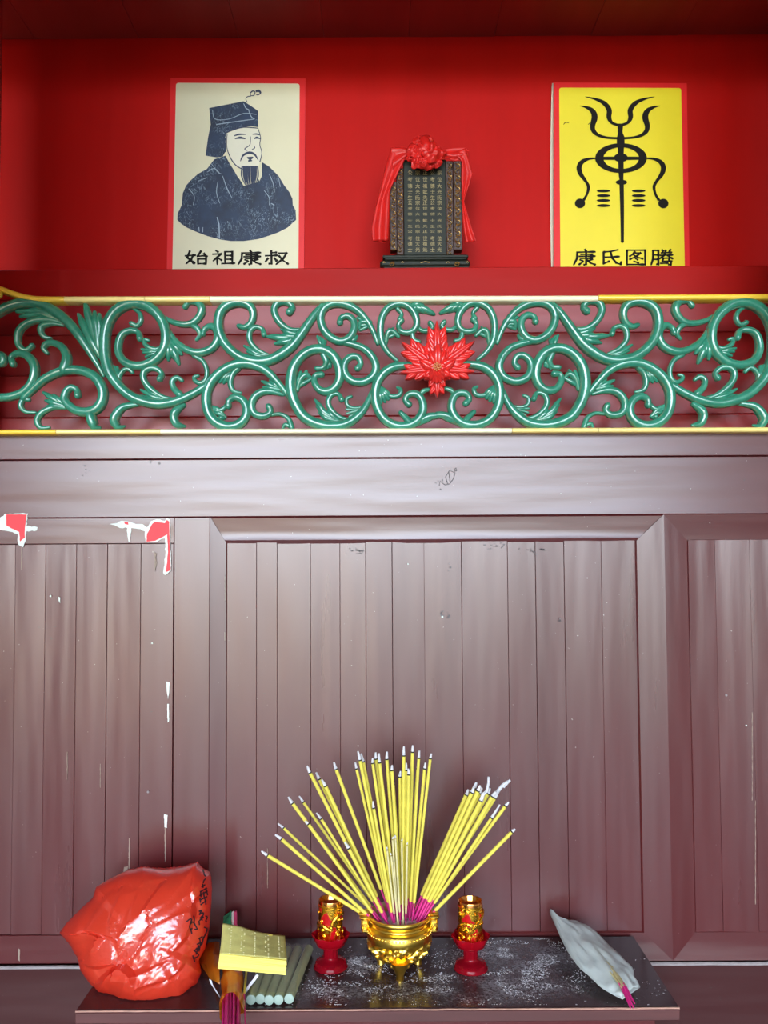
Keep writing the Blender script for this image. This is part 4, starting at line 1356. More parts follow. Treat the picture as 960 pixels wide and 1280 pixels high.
for sg in (-1, 1):
    mb = MB()
    c = PC + Vector((sg * .0575, 0, .083))
    mb.box(c + Vector((-.0065, -.011, -.020)), c + Vector((.0065, .011, .004)), bev=.003)
    mb.box(c + Vector((-.009, -.0125, .003)), c + Vector((.009, .0125, .0085)), bev=.002)
    mb.box(c + Vector((-.011, -.010, .0088)), c + Vector((.0085, .010, .0125)), bev=.0015)
    pts = [c + Vector((.0055 * math.cos(t_) * (1 - t_ / 16), -.0118, -.009 + .0065 * math.sin(t_) * (1 - t_ / 16))) for t_ in [q * .5 for q in range(22)]]
    mb.tube(pts, .0013, 6)
    obj('handle', mb, M_gold, cs)
mb = MB()
rows = []
for i in range(9):
    rr = .0455 * i / 8
    rows.append([PC + Vector((rr * math.cos(2 * PI * k / 40), rr * math.sin(2 * PI * k / 40), .0785 + .006 * (1 - (i / 8) ** 2) + .003 * noise.noise(Vector((rr * 90 * math.cos(2 * PI * k / 40), rr * 90 * math.sin(2 * PI * k / 40), 0))))) for k in range(40)])
mb.grid(rows, close=True)
obj('ash', mb, M_potash, cs, kind='stuff', label='grey ash filling the bowl')
mb = MB()
rows = []
for i in range(5):
    rows.append([PC + Vector(((.0455 + .0012 * math.sin(7 * 2 * PI * k / 48 + i)) * math.cos(2 * PI * k / 48), (.0455 + .0012 * math.sin(7 * 2 * PI * k / 48 + i)) * math.sin(2 * PI * k / 48), .080 + i * .0032 + (.004 if k < 24 else -.0018 * i))) for k in range(48)])
mb.grid(rows, close=True)
obj('liner', mb, M_film, cs, label='clear plastic lining inside the rim')

# ------------------------------------------------------------------ joss sticks
def cxy(X, Y_): return (310 + X / 2.743, 920 + Y_ / 2.743)
GA = 'joss sticks in the gold burner'
def stick(tip, base, dy, label, group, r_=.0027, ash=9, pink=.18, ashcurl=None, mat=None, char=True, name='incense_stick'):
    """tip: pixel; base: offset in the ash bed (x, y metres); dy: tip's lean in depth."""
    b = PC + Vector((base[0], base[1], .072))
    t = P(*tip, PC.y + dy)
    d = t - b
    L = d.length
    dn = d.normalized()
    o = thing(name, label, 'incense stick', b, group)
    asl = ash * PC.y / FPX
    body_end = b + dn * (L - asl)
    ps = b + d * pink
    mat = mat or M_stick
    if pink > 0:
        obj('handle', MB().tube([b, ps + dn * .004], r_ * .52, 7), M_pink, o, label='bare magenta end')
    obj('stem', MB().tube([ps, ps + dn * .002, body_end], [r_ * .7, r_, r_], 9), mat, o)
    if ash > 0:
        if char:
            obj('char_ring', MB().tube([body_end, body_end + dn * .0022], r_ * .98, 9), M_char, o)
        if ashcurl:
            pts = [body_end + dn * .001] + [P(px, py, PC.y + dy) for px, py in ashcurl]
        else:
            sd = dn.cross(Vector((0, 1, 0))) * rnd.uniform(-.0016, .0016)
            pts = [body_end + dn * .002, body_end + dn * (asl * .6) + sd * .4, t + sd]
        n_ = len(pts)
        obj('ash_tip', MB().tube(pts, [r_ * lerp(.95, .5, i / (n_ - 1)) for i in range(n_)], 7), M_ash, o, label='grey-white ash')
    return o

ords = ['first', 'second', 'third', 'fourth', 'fifth', 'sixth', 'seventh', 'eighth', 'ninth', 'tenth', 'eleventh', 'twelfth', 'thirteenth', 'fourteenth', 'fifteenth', 'sixteenth', 'seventeenth', 'eighteenth', 'nineteenth', 'twentieth']
fanL = [((45, 396), -.040, .0), ((95, 336), -.038, -.01), ((103, 298), -.034, .012), ((137, 210), -.032, -.004), ((175, 206), -.028, .016), ((198, 290), -.034, -.014), ((201, 103), -.024, -.008), ((233, 125), -.022, .012), ((237, 262), -.028, .006), ((255, 148), -.02, -.004), ((293, 90), -.014, .014), ((333, 362), -.018, -.02)]
for i, (t, bx, by) in enumerate(fanL):
    lab = ['lowest leaning yellow incense stick at the outer end of the fan beside the shorter red candle side', ''][0] if False else None
    labs = ['yellow incense stick leaning lowest in the fan towards the red bag',
            'second lowest yellow incense stick in the fan towards the red bag',
            'third lowest yellow incense stick in the fan towards the red bag',
            'long yellow incense stick, fourth in the fan counted from the red bag side',
            'long yellow incense stick, fifth in the fan counted from the red bag side',
            'shorter yellow incense stick with its tip against the fourth fan stick',
            'tall leaning yellow incense stick, outermost of the three close together in the fan',
            'tall leaning yellow incense stick, middle of the three close together in the fan',
            'short thin yellow incense stick with a curled ash tip below the three tall leaning ones',
            'tall leaning yellow incense stick, innermost of the three close together in the fan',
            'tall yellow incense stick standing alone between the leaning fan and the upright cluster',
            'short yellow incense stick ending halfway up the leaning fan']
    stick(cxy(*t), (bx * .75, by), by * 1.5 + .004 * (i % 3), labs[i], GA, .0030 if i not in (2, 8, 4) else .0024, ash=10 if i != 5 else 6, pink=.15 if i < 6 else .2)
ctr = [((367, 90), -.012, .01, 9), ((378, 52), -.010, -.008, 12), ((389, 60), -.008, .004, 11), ((425, 76), -.006, -.012, 7), ((436, 56), -.003, .008, 9), ((447, 60), -.001, -.004, 12), ((427, 224), -.008, -.02, 9), ((474, 54), .0, .012, 10),
       ((492, 100), .004, -.008, 7), ((497, 146), .006, .006, 8), ((534, 36), .006, -.002, 12), ((521, 120), .004, .012, 8), ((543, 92), .010, .0, 10), ((552, 112), .010, -.012, 8), ((565, 32), .014, .006, 9), ((587, 50), .016, -.006, 10), ((584, 92), .014, .014, 8), ((608, 92), .018, .004, 8), ((627, 60), .020, -.01, 7)]
for i, (t, bx, by, a) in enumerate(ctr):
    stick(cxy(*t), (bx, by), by, '%s yellow incense stick of the upright middle cluster counted from its red bag side' % ords[i], GA, .0029 if i % 3 else .0025, ash=a, pink=.14)
thin = [((476, 380), -.006, -.022), ((495, 345), -.002, -.026), ((505, 340), .002, -.024), ((527, 352), .006, -.022), ((546, 364), .010, -.026), ((490, 400), -.001, -.030)]
for i, (t, bx, by) in enumerate(thin):
    stick(cxy(*t), (bx, by), by, '%s thin pale burnt-down stick at the burner\'s front middle, counting from the red bag' % ['second', 'third', 'fourth', 'fifth', 'last', 'first'][i], GA, .0017, ash=4, pink=.05 if i % 2 else .2, mat=M_stickpale, char=False)
bunR = [((757, 184), .018, .012, None), ((776, 176), .020, -.004, None), ((784, 160), .022, .010, None), ((797, 170), .024, -.010, None), ((803, 178), .022, .002, None), ((808, 205), .026, -.014, [(806, 200), (818, 190), (824, 165), (825, 140)]),
        ((832, 180), .026, .008, None), ((848, 190), .030, -.006, None), ((856, 195), .028, .010, [(856, 190), (870, 172), (884, 160), (900, 152), (892, 158), (876, 176)])]
for i, (t, bx, by, cu) in enumerate(bunR):
    lab = '%s yellow incense stick of the tight leaning bundle, counted from the upright cluster' % ords[i]
    if i == 5: lab = 'yellow incense stick in the tight leaning bundle with a tall upright curl of ash'
    if i == 8: lab = 'yellow incense stick at the outer edge of the tight bundle with a long hooked ash'
    stick(cxy(*t), (bx, by), by, lab, GA, .0036, ash=8, pink=.2, ashcurl=[cxy(*q) for q in cu] if cu else None)
stick(cxy(865, 236), (.030, -.012), -.01, 'yellow incense stick with a long straight grey ash beside the tight bundle', GA, .0025, ash=20, pink=.2)
stick(cxy(893, 226), (.032, .006), .01, 'tall yellow incense stick just outside the tight bundle on the bow-less candle side', GA, .003, ash=7, pink=.18)
stick(cxy(915, 318), (.034, -.004), .0, 'lowest leaning yellow incense stick on the white paper sleeve side', GA, .0032, ash=6, pink=.16)

# ------------------------------------------------------------------ candles in red stands
def mat_candle():
    g = N('candle_red_and_gold_foil')
    k = g.noise(62, 3, .5, (1, 1, .7), .8)
    f = g.ramp(k, [(.55, (0, 0, 0)), (.57, (1, 1, 1))])
    g.set(Base_Color=g.mix(f, lin((250, 196, 62)), lin((176, 14, 20))), Roughness=.24)
    inv = g.n('Math', operation='SUBTRACT')
    inv.inputs[0].default_value = 1
    g.l(f, inv.inputs[1])
    g.set(Metallic=inv.outputs[0])
    g.bump(g.noise(150, 3, .5, (1, 1, .7), .8), .9, .0016)
    return g.m
M_candle = mat_candle()
def candle_stand(px, pyb, label):
    c = PZ(px, pyb, TZ); c.y += .020
    t = thing('candle_stand', label, 'candle stand', c, 'red plastic candle stands')
    pr = [(0, .0006), (.0265, .0006), (.0272, .003), (.0262, .007), (.022, .011), (.0135, .0145), (.0115, .018), (.0115, .030), (.0135, .034), (.020, .037), (.0262, .043), (.0300, .051), (.0308, .0555), (.0298, .0556), (.0275, .050), (.0228, .0405), (.0222, .0385), (0, .0385)]
    obj('foot', MB().lathe(crom(pr[:7], 3), 40, c), M_redplastic, t)
    def flute(a, z): return 1 + .05 * math.cos(10 * a)
    obj('stem', MB().lathe(pr[6:9], 60, c, flute), M_redplastic, t)
    def scal(a, z): return 1 + max(0, z - .042) * 4.5 * math.cos(8 * a)
    obj('cup', MB().lathe(crom(pr[8:], 3), 64, c, scal), M_redplastic, t)
    mb = MB()
    for k in range(20):
        a = 2 * PI * k / 20
        mb.ball(c + Vector((.0243 * math.cos(a), .0243 * math.sin(a), .0095)), .0014, 6, 5, (1, 1, .8))
    obj('bead_ring', mb, M_redplastic, t)
    return t, c
def candle(c, label, seed):
    b = c + Vector((0, 0, .0390))
    t = thing('candle', label, 'candle', b, 'gold foil candles')
    H = .074; r_ = .0205
    pr = [(0, 0), (r_ * .98, 0), (r_, .001), (r_, H - .006), (r_ * 1.0, H - .001), (r_ * .985, H), (r_ * .93, H - .0005), (r_ * .80, H - .008), (r_ * .35, H - .013), (0, H - .014)]
    obj('body', MB().lathe(pr[:4], 48, b), M_candle, t)
    obj('reflector', MB().lathe(pr[3:], 48, b), M_candlecup, t, label='shiny amber-gold dished top')
    rr = random.Random(seed)
    mb = MB()
    def cyl(a, z, d=.0): return b + Vector(((r_ + d) * math.cos(a), (r_ + d) * math.sin(a), z))
    # a coiling dragon-like relief, cloud curls and a ring of flame leaves
    pts = []; rad = []
    for k in range(70):
        u = k / 69
        a = -PI / 2 - 2.6 + 5.4 * u + .25 * math.sin(u * 19)
        z = .020 + .040 * u + .0075 * math.sin(u * 17 + seed)
        pts.append(cyl(a, z, .0006)); rad.append(.0012 + .0016 * math.sin(PI * min(1, u * 1.05)) ** .6)
    mb.tube(pts, rad, 7)
    for k in range(26):
        a0 = rr.uniform(-PI, PI * .1) ; z0 = rr.uniform(.018, H - .010)
        s = rr.choice((-1, 1))
        mb.tube([cyl(a0 + s * .15 * math.cos(q) * (1 - q / 9), z0 + .0034 * math.sin(q) * (1 - q / 9), .0004) for q in [j * .6 for j in range(10)]], .0007, 5)
    for k in range(16):
        a0 = 2 * PI * k / 16 + rr.uniform(-.08, .08)
        h = rr.uniform(.010, .018)
        mb.tube([cyl(a0, .002, .0002), cyl(a0 + .05, h * .5, .0014), cyl(a0 + .12 * (-1) ** k, h, .0003)], [.0028, .0024, .0004], 6)
    mb.tube([cyl(2 * PI * k / 40, H - .009, 0) for k in range(41)], .0011, 6)
    obj('relief', mb, M_cangold, t, label='raised gold dragon and cloud relief')
M_candlecup = mat_gold('candle_amber_reflector', (255, 176, 92), .16, .1, 40)
t, c = candle_stand(412.5, 1216, 'clear red plastic candle stand between the grey-green rods and the gold burner')
candle(c, 'short gold and red foil candle in the stand beside the grey-green rods', 3)
t, c = candle_stand(590, 1218, 'clear red plastic candle stand between the gold burner and the white paper sleeve')
candle(c, 'short gold and red foil candle in the stand towards the white paper sleeve', 8)

# ------------------------------------------------------------------ red plastic bag
sil = [(75, 1165), (84, 1153), (100, 1137), (117, 1121), (121, 1108), (137, 1098), (158, 1088), (180, 1083), (205, 1086), (228, 1083), (247, 1077.5), (253, 1083), (263, 1092), (265.5, 1110), (264, 1135), (262, 1160), (257, 1185), (249, 1200), (252, 1215), (247, 1228), (236, 1237), (229, 1246), (212, 1250), (192, 1254), (165, 1253), (150, 1251), (143, 1245), (123, 1239), (113, 1228), (102, 1212), (97, 1195), (89, 1181)]
BC = (176, 1172)
def bagY(py): return lerp(1.50, 1.412, (py - 1080) / 173)
polar = []
for (x_, y_) in sil:
    polar.append((math.atan2(y_ - BC[1], x_ - BC[0]), math.hypot(x_ - BC[0], y_ - BC[1])))
polar.sort()
def rad_at(a):
    a = (a + PI) % (2 * PI) - PI
    n = len(polar)
    for i in range(n):
        a0, r0 = polar[i]
        a1, r1 = polar[(i + 1) % n]
        if i == n - 1: a1 += 2 * PI
        aa = a if a >= polar[0][0] else a + 2 * PI
        if a0 <= aa <= a1:
            t = (aa - a0) / (a1 - a0)
            # straight chord between silhouette points
            x0, y0 = r0 * math.cos(a0), r0 * math.sin(a0); x1, y1 = r1 * math.cos(a1), r1 * math.sin(a1)
            d = (x1 - x0) * math.sin(aa) - (y1 - y0) * math.cos(aa)
            return (x1 * y0 - y1 * x0) / (math.cos(aa) * (-(y1 - y0)) + math.sin(aa) * (x1 - x0)) if abs(d) > 1e-9 else r0
    return polar[0][1]
FOLDS = []
for k in range(9):
    d_ = Vector((rnd.gauss(0, 1), rnd.gauss(0, .6), rnd.gauss(0, 1))).normalized()
    FOLDS.append((d_, rnd.uniform(9, 17) * (1 if k < 5 else 2.3), rnd.uniform(0, 9), Vector((rnd.uniform(0, 50), rnd.uniform(0, 50), rnd.uniform(0, 50)))))
def tri(q):
    q = q % 1.0
    return abs(2 * q - 1)
CELLS = []
bc3 = P(*BC, 1.45)
for k in range(60):
    c_ = bc3 + Vector((rnd.uniform(-.13, .13), rnd.uniform(-.08, .08), rnd.uniform(-.12, .12)))
    CELLS.append((c_, Vector((rnd.gauss(0, .17), 0, rnd.gauss(0, .17)))))
SKEW = Matrix(((.80, 0, .60), (0, .5, 0), (-1.05, 0, 1.35)))
def crumple(p):
    v = Vector(p)
    q = v + Vector((noise.noise(v * 16), 0, noise.noise(v * 16 + Vector((3, 9, 4))))) * .010
    best = sorted(((SKEW @ (q - c_)).length, i) for i, (c_, _) in enumerate(CELLS))[:3]
    hs = []
    for d_, i in best:
        c_, t_ = CELLS[i]
        hs.append((d_, t_.dot(v - c_)))
    e = min(1.0, (hs[1][0] - hs[0][0]) / .007)
    h = lerp((hs[0][1] + hs[1][1]) / 2, hs[0][1], e)
    h -= (1 - e) * .0010
    w1 = 1 - abs(noise.noise(SKEW @ v * 30)) * 2
    w2 = 1 - abs(noise.noise(SKEW @ v * 75 + Vector((7, 1, 3)))) * 2
    msk = max(0, noise.noise(v * 14 + Vector((2, 5, 8))) + .25)
    return max(-.012, min(.012, h)) + noise.noise(v * 8) * .010 + w1 * .0024 * msk + w2 * .0012 * msk
NG = 120
verts = []; faces = []
def disk(u, v):
    """square to disk, even spacing, no pole facing anyone."""
    if u == 0 and v == 0: return 0.0, 0.0
    if abs(u) > abs(v): return abs(u), (PI / 4) * (v / u) + (0 if u > 0 else PI)
    return abs(v), PI / 2 - (PI / 4) * (u / v) + (0 if v > 0 else PI)
idx = {}
for side in (1, -1):
    for i in range(NG + 1):
        for k in range(NG + 1):
            edge = i in (0, NG) or k in (0, NG)
            if edge and side == -1:
                idx[(side, i, k)] = idx[(1, i, k)]
                continue
            ju, jv = (0, 0) if edge else (rnd.uniform(-.3, .3), rnd.uniform(-.3, .3))
            s, a = disk(2 * (i + ju) / NG - 1, 2 * (k + jv) / NG - 1)
            s = min(s, 1) ** .92
            rr = rad_at(a) * s
            px, py = BC[0] + rr * math.cos(a), BC[1] + rr * math.sin(a)
            dep = side * .072 * max(0, 1 - s ** 2.6) ** .5
            v = P(px, py, bagY(py) - dep)
            sh_ = crumple(v) * (.25 + .75 * (1 - s ** 6))
            v = v + Vector((0, -side, .1)) * (sh_ + .004 + rnd.uniform(-.00012, .00012))
            if v.y > 1.585: v.y = 1.585 + (v.y - 1.585) * .02
            if v.z < TZ + .0015:
                v.z = TZ + .0015 + max(-.0005, (v.z - TZ) * .01)
                v.y = max(v.y, tf - .012)
            idx[(side, i, k)] = len(verts)
            verts.append(v)
    for i in range(NG):
        for k in range(NG):
            q4 = (idx[(side, i, k)], idx[(side, i + 1, k)], idx[(side, i + 1, k + 1)], idx[(side, i, k + 1)])
            if side == -1: q4 = q4[::-1]
            faces += [(q4[0], q4[1], q4[2]), (q4[0], q4[2], q4[3])] if (i * 7 + k * 3) % 2 else [(q4[0], q4[1], q4[3]), (q4[1], q4[2], q4[3])]
mbb = MB().add(verts, faces)
xsb = [v.x for v in verts]; ysb = [v.y for v in verts]
bag = thing('plastic_bag', 'crumpled stuffed red plastic bag with black handwriting on the end of the table', 'bag', ((min(xsb) + max(xsb)) / 2, (min(ysb) + max(ysb)) / 2, TZ))
bs = obj('sack', mbb, M_bag, bag, ang=20)
# lump of contents showing dimly through the film
bvh = BVHTree.FromPolygons([v.copy() for v in verts], faces)
def on_bag(px, py):
    d = ray(px, py)
    h = bvh.ray_cast(CAMP, d)
    if h[0] is None: return None
    return h[0] - d * .0011
def bxy(x_, y_): return (220 + x_ / 8.533, 1070 + y_ / 8.533)
HW = [[(112, 702), (150, 672), (166, 682), (150, 728), (178, 700)], [(150, 730), (146, 760), (160, 792), (170, 832)], [(146, 792), (176, 770)], [(188, 636), (196, 680), (186, 720)], [(186, 700), (214, 755), (226, 780), (196, 782)],
      [(244, 592), (272, 580), (248, 628)], [(246, 626), (290, 606), (284, 645), (252, 662)], [(250, 690), (296, 648)], [(245, 690), (250, 738)], [(270, 640), (280, 690)], [(312, 640), (334, 650), (318, 690), (330, 704)],
      [(276, 108), (296, 170), (304, 204), (322, 216)], [(318, 240), (298, 262), (292, 290)], [(272, 334), (312, 304)], [(284, 296), (290, 340)], [(256, 384), (332, 340)], [(252, 424), (338, 372)], [(262, 372), (268, 440)], [(292, 380), (304, 458)], [(318, 338), (338, 420)], [(250, 474), (334, 432)], [(262, 522), (324, 474)], [(304, 440), (320, 520)], [(256, 450), (262, 500)],
      [(298, 760), (332, 778), (312, 838), (282, 900)], [(344, 760), (332, 832)], [(240, 884), (284, 858)], [(220, 944), (272, 926), (232, 1002)], [(254, 880), (262, 960)], [(188, 1004), (242, 1056), (200, 1092)], [(178, 1060), (200, 1130)], [(242, 950), (214, 1052)], [(200, 1010), (226, 980)], [(210, 1080), (184, 1100)], [(262, 940), (244, 1020)], [(296, 860), (276, 950)]]
mb = MB()
for s_ in HW:
    pts = crom([(*bxy(*p), 1.7) for p in s_], 6)
    rows = []
    for i in range(len(pts)):
        a, b = pts[max(i - 1, 0)], pts[min(i + 1, len(pts) - 1)]
        d = math.hypot(b[0] - a[0], b[1] - a[1]) or 1
        nx, ny = -(b[1] - a[1]) / d * .85, (b[0] - a[0]) / d * .85
        p0, p1 = on_bag(pts[i][0] + nx, pts[i][1] + ny), on_bag(pts[i][0] - nx, pts[i][1] - ny)
        if p0 is None or p1 is None or (rows and (rows[-1][0] - p0).length > .02):
            if len(rows) > 1: mb.grid(rows)
            rows = []
            continue
        rows.append([p0, p1])
    if len(rows) > 1: mb.grid(rows)
obj('handwriting', mb, M_marker, bag, smooth=False, fixn=False, label='black marker handwriting')

# ------------------------------------------------------------------ rods, joss paper, wrapped bundle
def c4(x_, y_): return (230 + x_ / 5.647, 1120 + y_ / 5.647)
rr_ = .0076
pk = thing('rod_pack', 'clear plastic pack of five pale grey-green round rods under the yellow joss paper', 'pack', PZ(338, 1250, TZ))
ends = [473, 538, 603, 670, 743]
for i, ex in enumerate(ends):
    a = PZ(*c4(ex, 772 - i * 3), TZ)
    a = Vector((a.x, tf + .012 + .002 * math.sin(i * 2), TZ + rr_ + .0012))
    b = a + Vector((.004 + .003 * i, .165, 0))
    rod = obj('rod', MB().tube([a, b], rr_, 18), M_rod, pk)
    mb = MB().tube([a - Vector((0, .0028, 0)), a - Vector((0, .002, 0)), a + Vector((0, .003, 0))], [rr_ * .8, rr_ * 1.0, rr_ * 1.02], 12)
    obj('end_cap', mb, M_rodend, rod, label='pale end of the rod')
# film over the pack
mb = MB()
rows = []
a0 = PZ(*c4(440, 770), TZ).x - .002; a1 = PZ(*c4(785, 735), TZ).x + .002
for i in range(15):
    t = i / 14
    Y = tf + .016 + .165 * t
    row = []
    for k in range(25):
        u = k / 24
        h = .0168 + .0012 * math.cos(u * 5 * 2 * PI + PI) if .05 < u < .93 else .0016 + (.004 if u >= .93 else 0)
        row.append(Vector((lerp(a0, a1 + .003, u) + .006 * t, Y, TZ + h + .0015 * noise.noise(Vector((u * 9, t * 7, 0))))))
    rows.append(row)
obj('film', MB().grid(rows), M_film, pk, label='clear wrapping film')

# wrapped incense bundle lying forward over the table edge
A = Vector((P(291, 1170, 1.56).x, 1.56, TZ + .0195)); B = Vector((P(290, 1262, tf).x, tf, TZ + .0195))
D = (B - A).normalized()
C_ = B + D * .12
bd = thing('incense_bundle', 'amber cellophane bundle of magenta incense sticks hanging over the front table edge', 'incense bundle', (B.x, B.y, TZ))
sd = Vector((D.y, -D.x, 0)).normalized() * -1
upv = sd.cross(D).normalized()
if upv.z < 0: upv = -upv
for k in range(19):
    q = math.sqrt((k + .5) / 19) * .0135; a = k * 2.4
    off = sd * (q * math.cos(a)) + upv * (q * math.sin(a))
    p0 = B + off - D * .03; p1 = B + off * .95 + D * (.12 + .008 * math.sin(k * 3))
    obj('stick', MB().tube([p0, p1], .0019, 7), M_pink, bd)
rows = []
for i in range(22):
    t = i / 21
    c = (B + D * .036) + (A - B) * (t * .98)
    r0 = .0165 * (1 + .10 * math.sin(t * 20)) * (1.08 if t < .08 else 1)
    if t > .85: r0 *= lerp(1, .55, (t - .85) / .15)
    rows.append([c + (sd * math.cos(a) + upv * math.sin(a)) * (r0 + .0014 * noise.noise(Vector((a * 2, t * 14, 3)))) + (D * .016 * math.sin(a * 2 + 1) if i == 0 else Vector()) for a in [2 * PI * k / 36 for k in range(36)]])
obj('wrapper', MB().grid(rows, close=True), M_amber, bd, label='crinkled amber cellophane')
obj('core', MB().tube([B - D * .02, A + D * .03], .0135, 14), plain('orange_brown_incense', (196, 104, 40), .8, var=.2, scale=80), bd)
# flap of cellophane
flp = [[(250, 325), (250, 420), (250, 520), (252, 625)], [(215, 322), (205, 410), (208, 500), (215, 600)], [(172, 330), (150, 400), (160, 490), (188, 590)], [(150, 375), (118, 430), (105, 460), (140, 520)]]
rows = [[PZ(*c4(x_, y_), TZ + .012 + .010 * math.sin(i * 1.1 + j * .8)) for j, (x_, y_) in enumerate(r_)] for i, r_ in enumerate(flp)]
obj('flap', MB().grid(rows), M_amber, bd, solid=.0004, label='loose amber cellophane flap')
# printed end of the wrapper above the joss paper
E0, E1 = c4(278, 160), c4(372, 215)
def endstrip(x0, x1, x2, x3, mat):
    q = [P(*c4(x0, 150 if x0 < 300 else 118 + (340 - x0) * .3), 1.582), P(*c4(x1, 108), 1.582), P(*c4(x2, 235), 1.560), P(*c4(x3, 225), 1.560)]
    obj('printed_end', MB().prism(q, (0, .003, .0005)), mat, bd, smooth=False)
endstrip(278, 332, 338, 272, M_greenprint)
endstrip(333, 350, 352, 339, M_whitestripe)
endstrip(351, 372, 376, 353, M_pinkprint)
for pts in ([(186, 590), (208, 640), (252, 712)], [(520, 556), (470, 622), (428, 682)]):
    q = [P(*c4(x_, y_), tf + .006 + .01 * i) for i, (x_, y_) in enumerate(pts)]
    rows = [[p + Vector((-.0018, 0, .001)), p + Vector((.0018, -.001, -.001))] for p in (q[0], q[0].lerp(q[1], .5) + Vector((0, -.002, 0)), q[1], q[1].lerp(q[2], .5), q[2])]
    obj('tie', MB().grid(rows), M_tie, bd, solid=.0006, label='white twist tie end')
# joss paper block
zt_ = TZ + .002
top = [PZ(*c4(255, 408), zt_ + .060), PZ(*c4(726, 452), zt_ + .060), PZ(*c4(712, 282), zt_ + .062), PZ(*c4(274, 204), zt_ + .086)]
bot = [PZ(*c4(241, 510), zt_ + .0365), PZ(*c4(716, 560), zt_ + .0365)]
bot = [Vector((bot[0].x, top[0].y + .001, bot[0].z)), Vector((bot[1].x, top[1].y + .001, bot[1].z)), top[2] + Vector((0, .002, -.024)), top[3] + Vector((0, .002, -.023))]
jp = thing('joss_paper', 'block of yellow joss paper with a pinpricked top lying over the grey-green rods', 'paper stack', (bot[0] + bot[1] + bot[2] + bot[3]) / 4)
ns = 9
for i in range(ns):
    t0, t1 = i / ns * .97, (i + .93) / ns * .97
    sl = []
    for t in (t0, t1):
        sl.append([bot[j].lerp(top[j], t) + Vector((rnd.uniform(-.0008, .0008), rnd.uniform(-.0008, .0004), 0)) for j in range(4)])
    mb = MB()
    G = []
    for c4_ in sl:
        g_ = [[c4_[0].lerp(c4_[1], u / 8).lerp(c4_[3].lerp(c4_[2], u / 8), v / 6) for u in range(9)] for v in range(7)]
        mb.grid(g_)
        G.append(g_)
    rim = lambda g_: g_[0] + [r_[-1] for r_ in g_[1:]] + g_[-1][::-1][1:] + [r_[0] for r_ in g_[::-1][1:-1]]
    mb.grid([rim(G[0]), rim(G[1])], close=True)
    obj('sheet_wad', mb, M_jside, jp, smooth=False)
rows = []
NU, NV = 24, 16
for i in range(NV + 1):
    v = i / NV
    row = []
    for k in range(NU + 1):
        u = k / NU
        p = top[0].lerp(top[1], u).lerp(top[3].lerp(top[2], u), v)
        row.append(p + Vector((0, 0, .0008 + .0022 * math.sin(u * 5 + 1) * v + .001 * noise.noise(Vector((u * 5, v * 5, 1))))))
    rows.append(row)
obj('top_sheet', MB().grid(rows), M_jtop, jp, solid=.0005, label='dull yellow-green pinpricked top sheet')
mb = MB()
for cu in (.14, .33, .52, .71, .9):
    for k in range(15):
        v = .06 + k * .062
        u = cu + .018 * math.sin(k * 1.8) + rnd.uniform(-.01, .01)
        i = min(int(v * NV), NV - 1); j = min(int(u * NU), NU - 1)
        p = rows[i][j].lerp(rows[i + 1][j + 1], .5)
        mb.ball(p + Vector((0, 0, .0006)), .0011, 6, 4, (1.2, 1, .5))
obj('pinprick', mb, M_jdot, jp, kind='stuff', label='rows of tiny pale pinpricks')
# loose single stick beside the bundle
lo = thing('incense_stick', 'single thin incense stick, yellow above and pink below, lying between the bundle and the rods', 'incense stick', PZ(306, 1240, TZ))
p0 = PZ(*c4(441, 520), TZ + .022); p1 = Vector((PZ(*c4(437, 660), TZ + .016).x, tf + .01, TZ + .018)); p2 = P(307.5, 1300, tf - .08)
obj('stem', MB().tube([p0, p1], .0019, 7), M_stick, lo)
obj('handle', MB().tube([p1, p2], .0012, 7), M_pink, lo, label='bare pink end')

# ------------------------------------------------------------------ white paper sleeve of thin sticks
zn = .052
f0 = PZ(790, 1250, TZ + .004)
w0 = P(690, 1146, 1.588)
pln = (Vector((1, 0, 0))).cross(w0 - f0).normalized()
pln = Vector((0, -(w0.z - f0.z), (w0.y - f0.y))).normalized()
def SP(px, py, up=0.0): return PP(px, py, f0, pln) + pln * up
ws = thing('paper_sleeve', 'pointed translucent white paper sleeve of thin incense sticks at the far end of the table', 'sleeve', (SP(745, 1200).x, SP(745, 1200).y, TZ))
edgeL = [(687, 1142.5), (694, 1158), (702, 1176), (712, 1195), (725, 1212), (738, 1223), (750, 1235), (766, 1245), (778, 1251)]
edgeR = [(688, 1143), (701, 1151.5), (718, 1154), (732, 1160), (752, 1176), (773, 1195), (790, 1213), (793, 1226), (800, 1236)]
rows = []
el, er = crom(edgeL, 4), crom(edgeR, 4)
NS = len(el)
for i in range(NS):
    t = i / (NS - 1)
    row = []
    for k in range(21):
        u = k / 20
        px, py = lerp(el[i][0], er[i][0], u), lerp(el[i][1], er[i][1], u)
        h = .003 + .011 * math.sin(PI * u) ** .8 * math.sin(PI * min(1, .12 + t * .75)) + .004 * noise.noise(Vector((u * 4, t * 7, 2))) + .0065 * abs(noise.noise(Vector((u * 4 + t * 3, t * 6 - u * 3, 5)))) + .003 * abs(noise.noise(Vector((u * 9 - t * 8, t * 12 + u * 5, 9))))
        row.append(SP(px, py, h))
    rows.append(row)
obj('wrapper', MB().grid(rows), M_bagpaper, ws, solid=.0004, ang=50)
rows = [[SP(lerp(el[i][0], er[i][0], u), lerp(el[i][1], er[i][1], u), .0022) for u in (0, .33, .66, 1)] for i in range(NS)]
obj('wrapper_back', MB().grid(rows), M_bagpaper, ws, solid=.0004, ang=50)
tn = [(755, 1213, 786, 1262), (757, 1212, 789, 1264), (759, 1213, 792, 1268), (761, 1214, 790, 1258), (763, 1214, 793, 1262), (756, 1216, 784, 1258), (760, 1216, 788, 1268)]
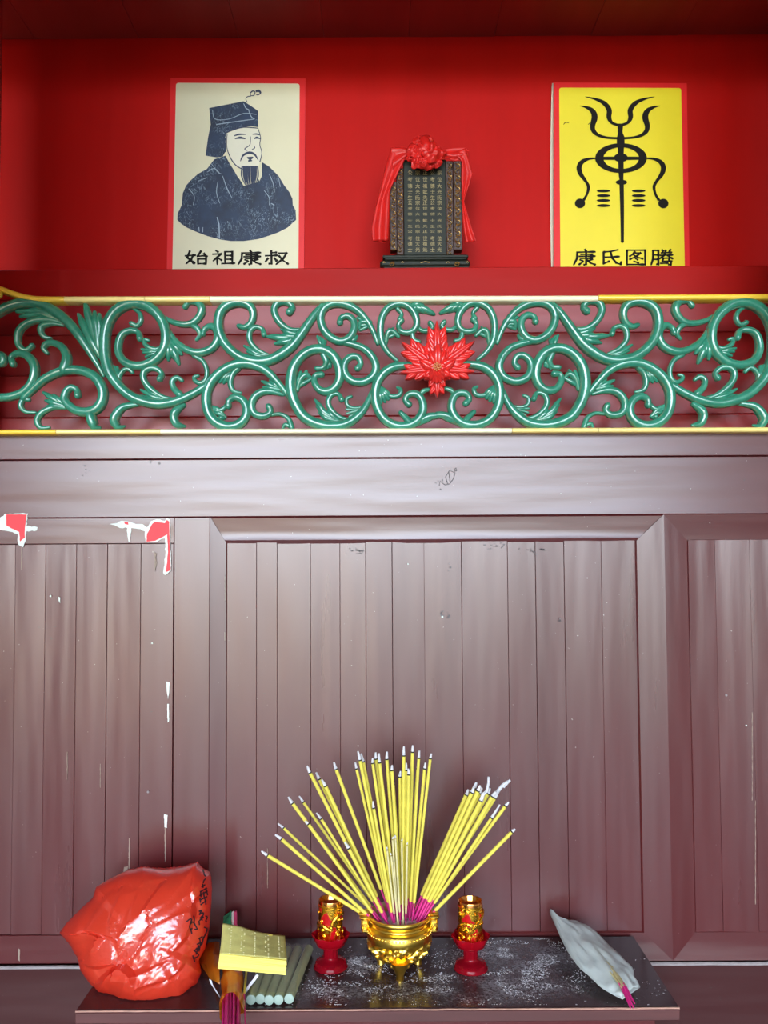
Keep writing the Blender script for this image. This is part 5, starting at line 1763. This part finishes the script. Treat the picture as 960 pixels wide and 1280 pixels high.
for (x0, y0, x1, y1) in tn:
    hx, hy = x0 - (x1 - x0) * .5, y0 - (y1 - y0) * .5
    jz = rnd.uniform(.015, .019)
    a, m_, b = SP(hx, hy, .008), SP(lerp(x0, x1, .62), lerp(y0, y1, .62), jz), SP(x1, y1, .010)
    s_ = obj('stick', MB().tube([a, m_], .0013, 6), M_stickpale, ws)
    obj('stick_end', MB().tube([m_, b], .0012, 6), M_pink, s_, label='magenta end')

# ------------------------------------------------------------------ spilled ash on the table
mb = MB()
def flake(x_, y_, s):
    a = rnd.uniform(0, PI)
    p = Vector((x_, y_, TZ + .0004))
    l_ = s * rnd.uniform(.8, 2.2)
    d = Vector((math.cos(a), math.sin(a), 0)); e = Vector((-d.y, d.x, 0))
    mb.add([p - d * l_, p + e * s * .6, p + d * l_, p - e * s * .6, p + Vector((0, 0, s * .5))], [(0, 1, 4), (1, 2, 4), (2, 3, 4), (3, 0, 4), (3, 2, 1, 0)])
def clus(px, py, sx, sy, n_, smin=.0004, smax=.0011):
    for _ in range(n_):
        q = PZ(rnd.gauss(px, sx), min(1256, max(1174, rnd.gauss(py, sy))), TZ)
        if noise.noise(Vector((q.x * 34, q.y * 60, 2.5))) + .25 * noise.noise(Vector((q.x * 140, q.y * 200, 1))) < rnd.uniform(-.05, .22): continue
        if xl + .005 < q.x < xr - .005 and tf + .003 < q.y < TYB - .004:
            flake(q.x, q.y, rnd.uniform(smin, smax))
clus(640, 1188, 40, 11, 3600, .0003, .0010)
clus(655, 1215, 48, 15, 3000, .0003, .0012)
clus(600, 1235, 70, 12, 1300)
clus(455, 1203, 16, 10, 1100, .0003, .0012)
clus(430, 1238, 34, 11, 900, .0004, .0014)
clus(545, 1215, 16, 12, 600)
clus(390, 1215, 18, 18, 90, .0004, .0012)
clus(500, 1240, 60, 9, 140)
clus(815, 1225, 18, 14, 50)
clus(700, 1240, 70, 9, 200)
tag(obj('spilled_ash', mb, M_ash, None, smooth=False), 'white flecks of fallen incense ash scattered round the burner on the table', 'ash', kind='stuff')
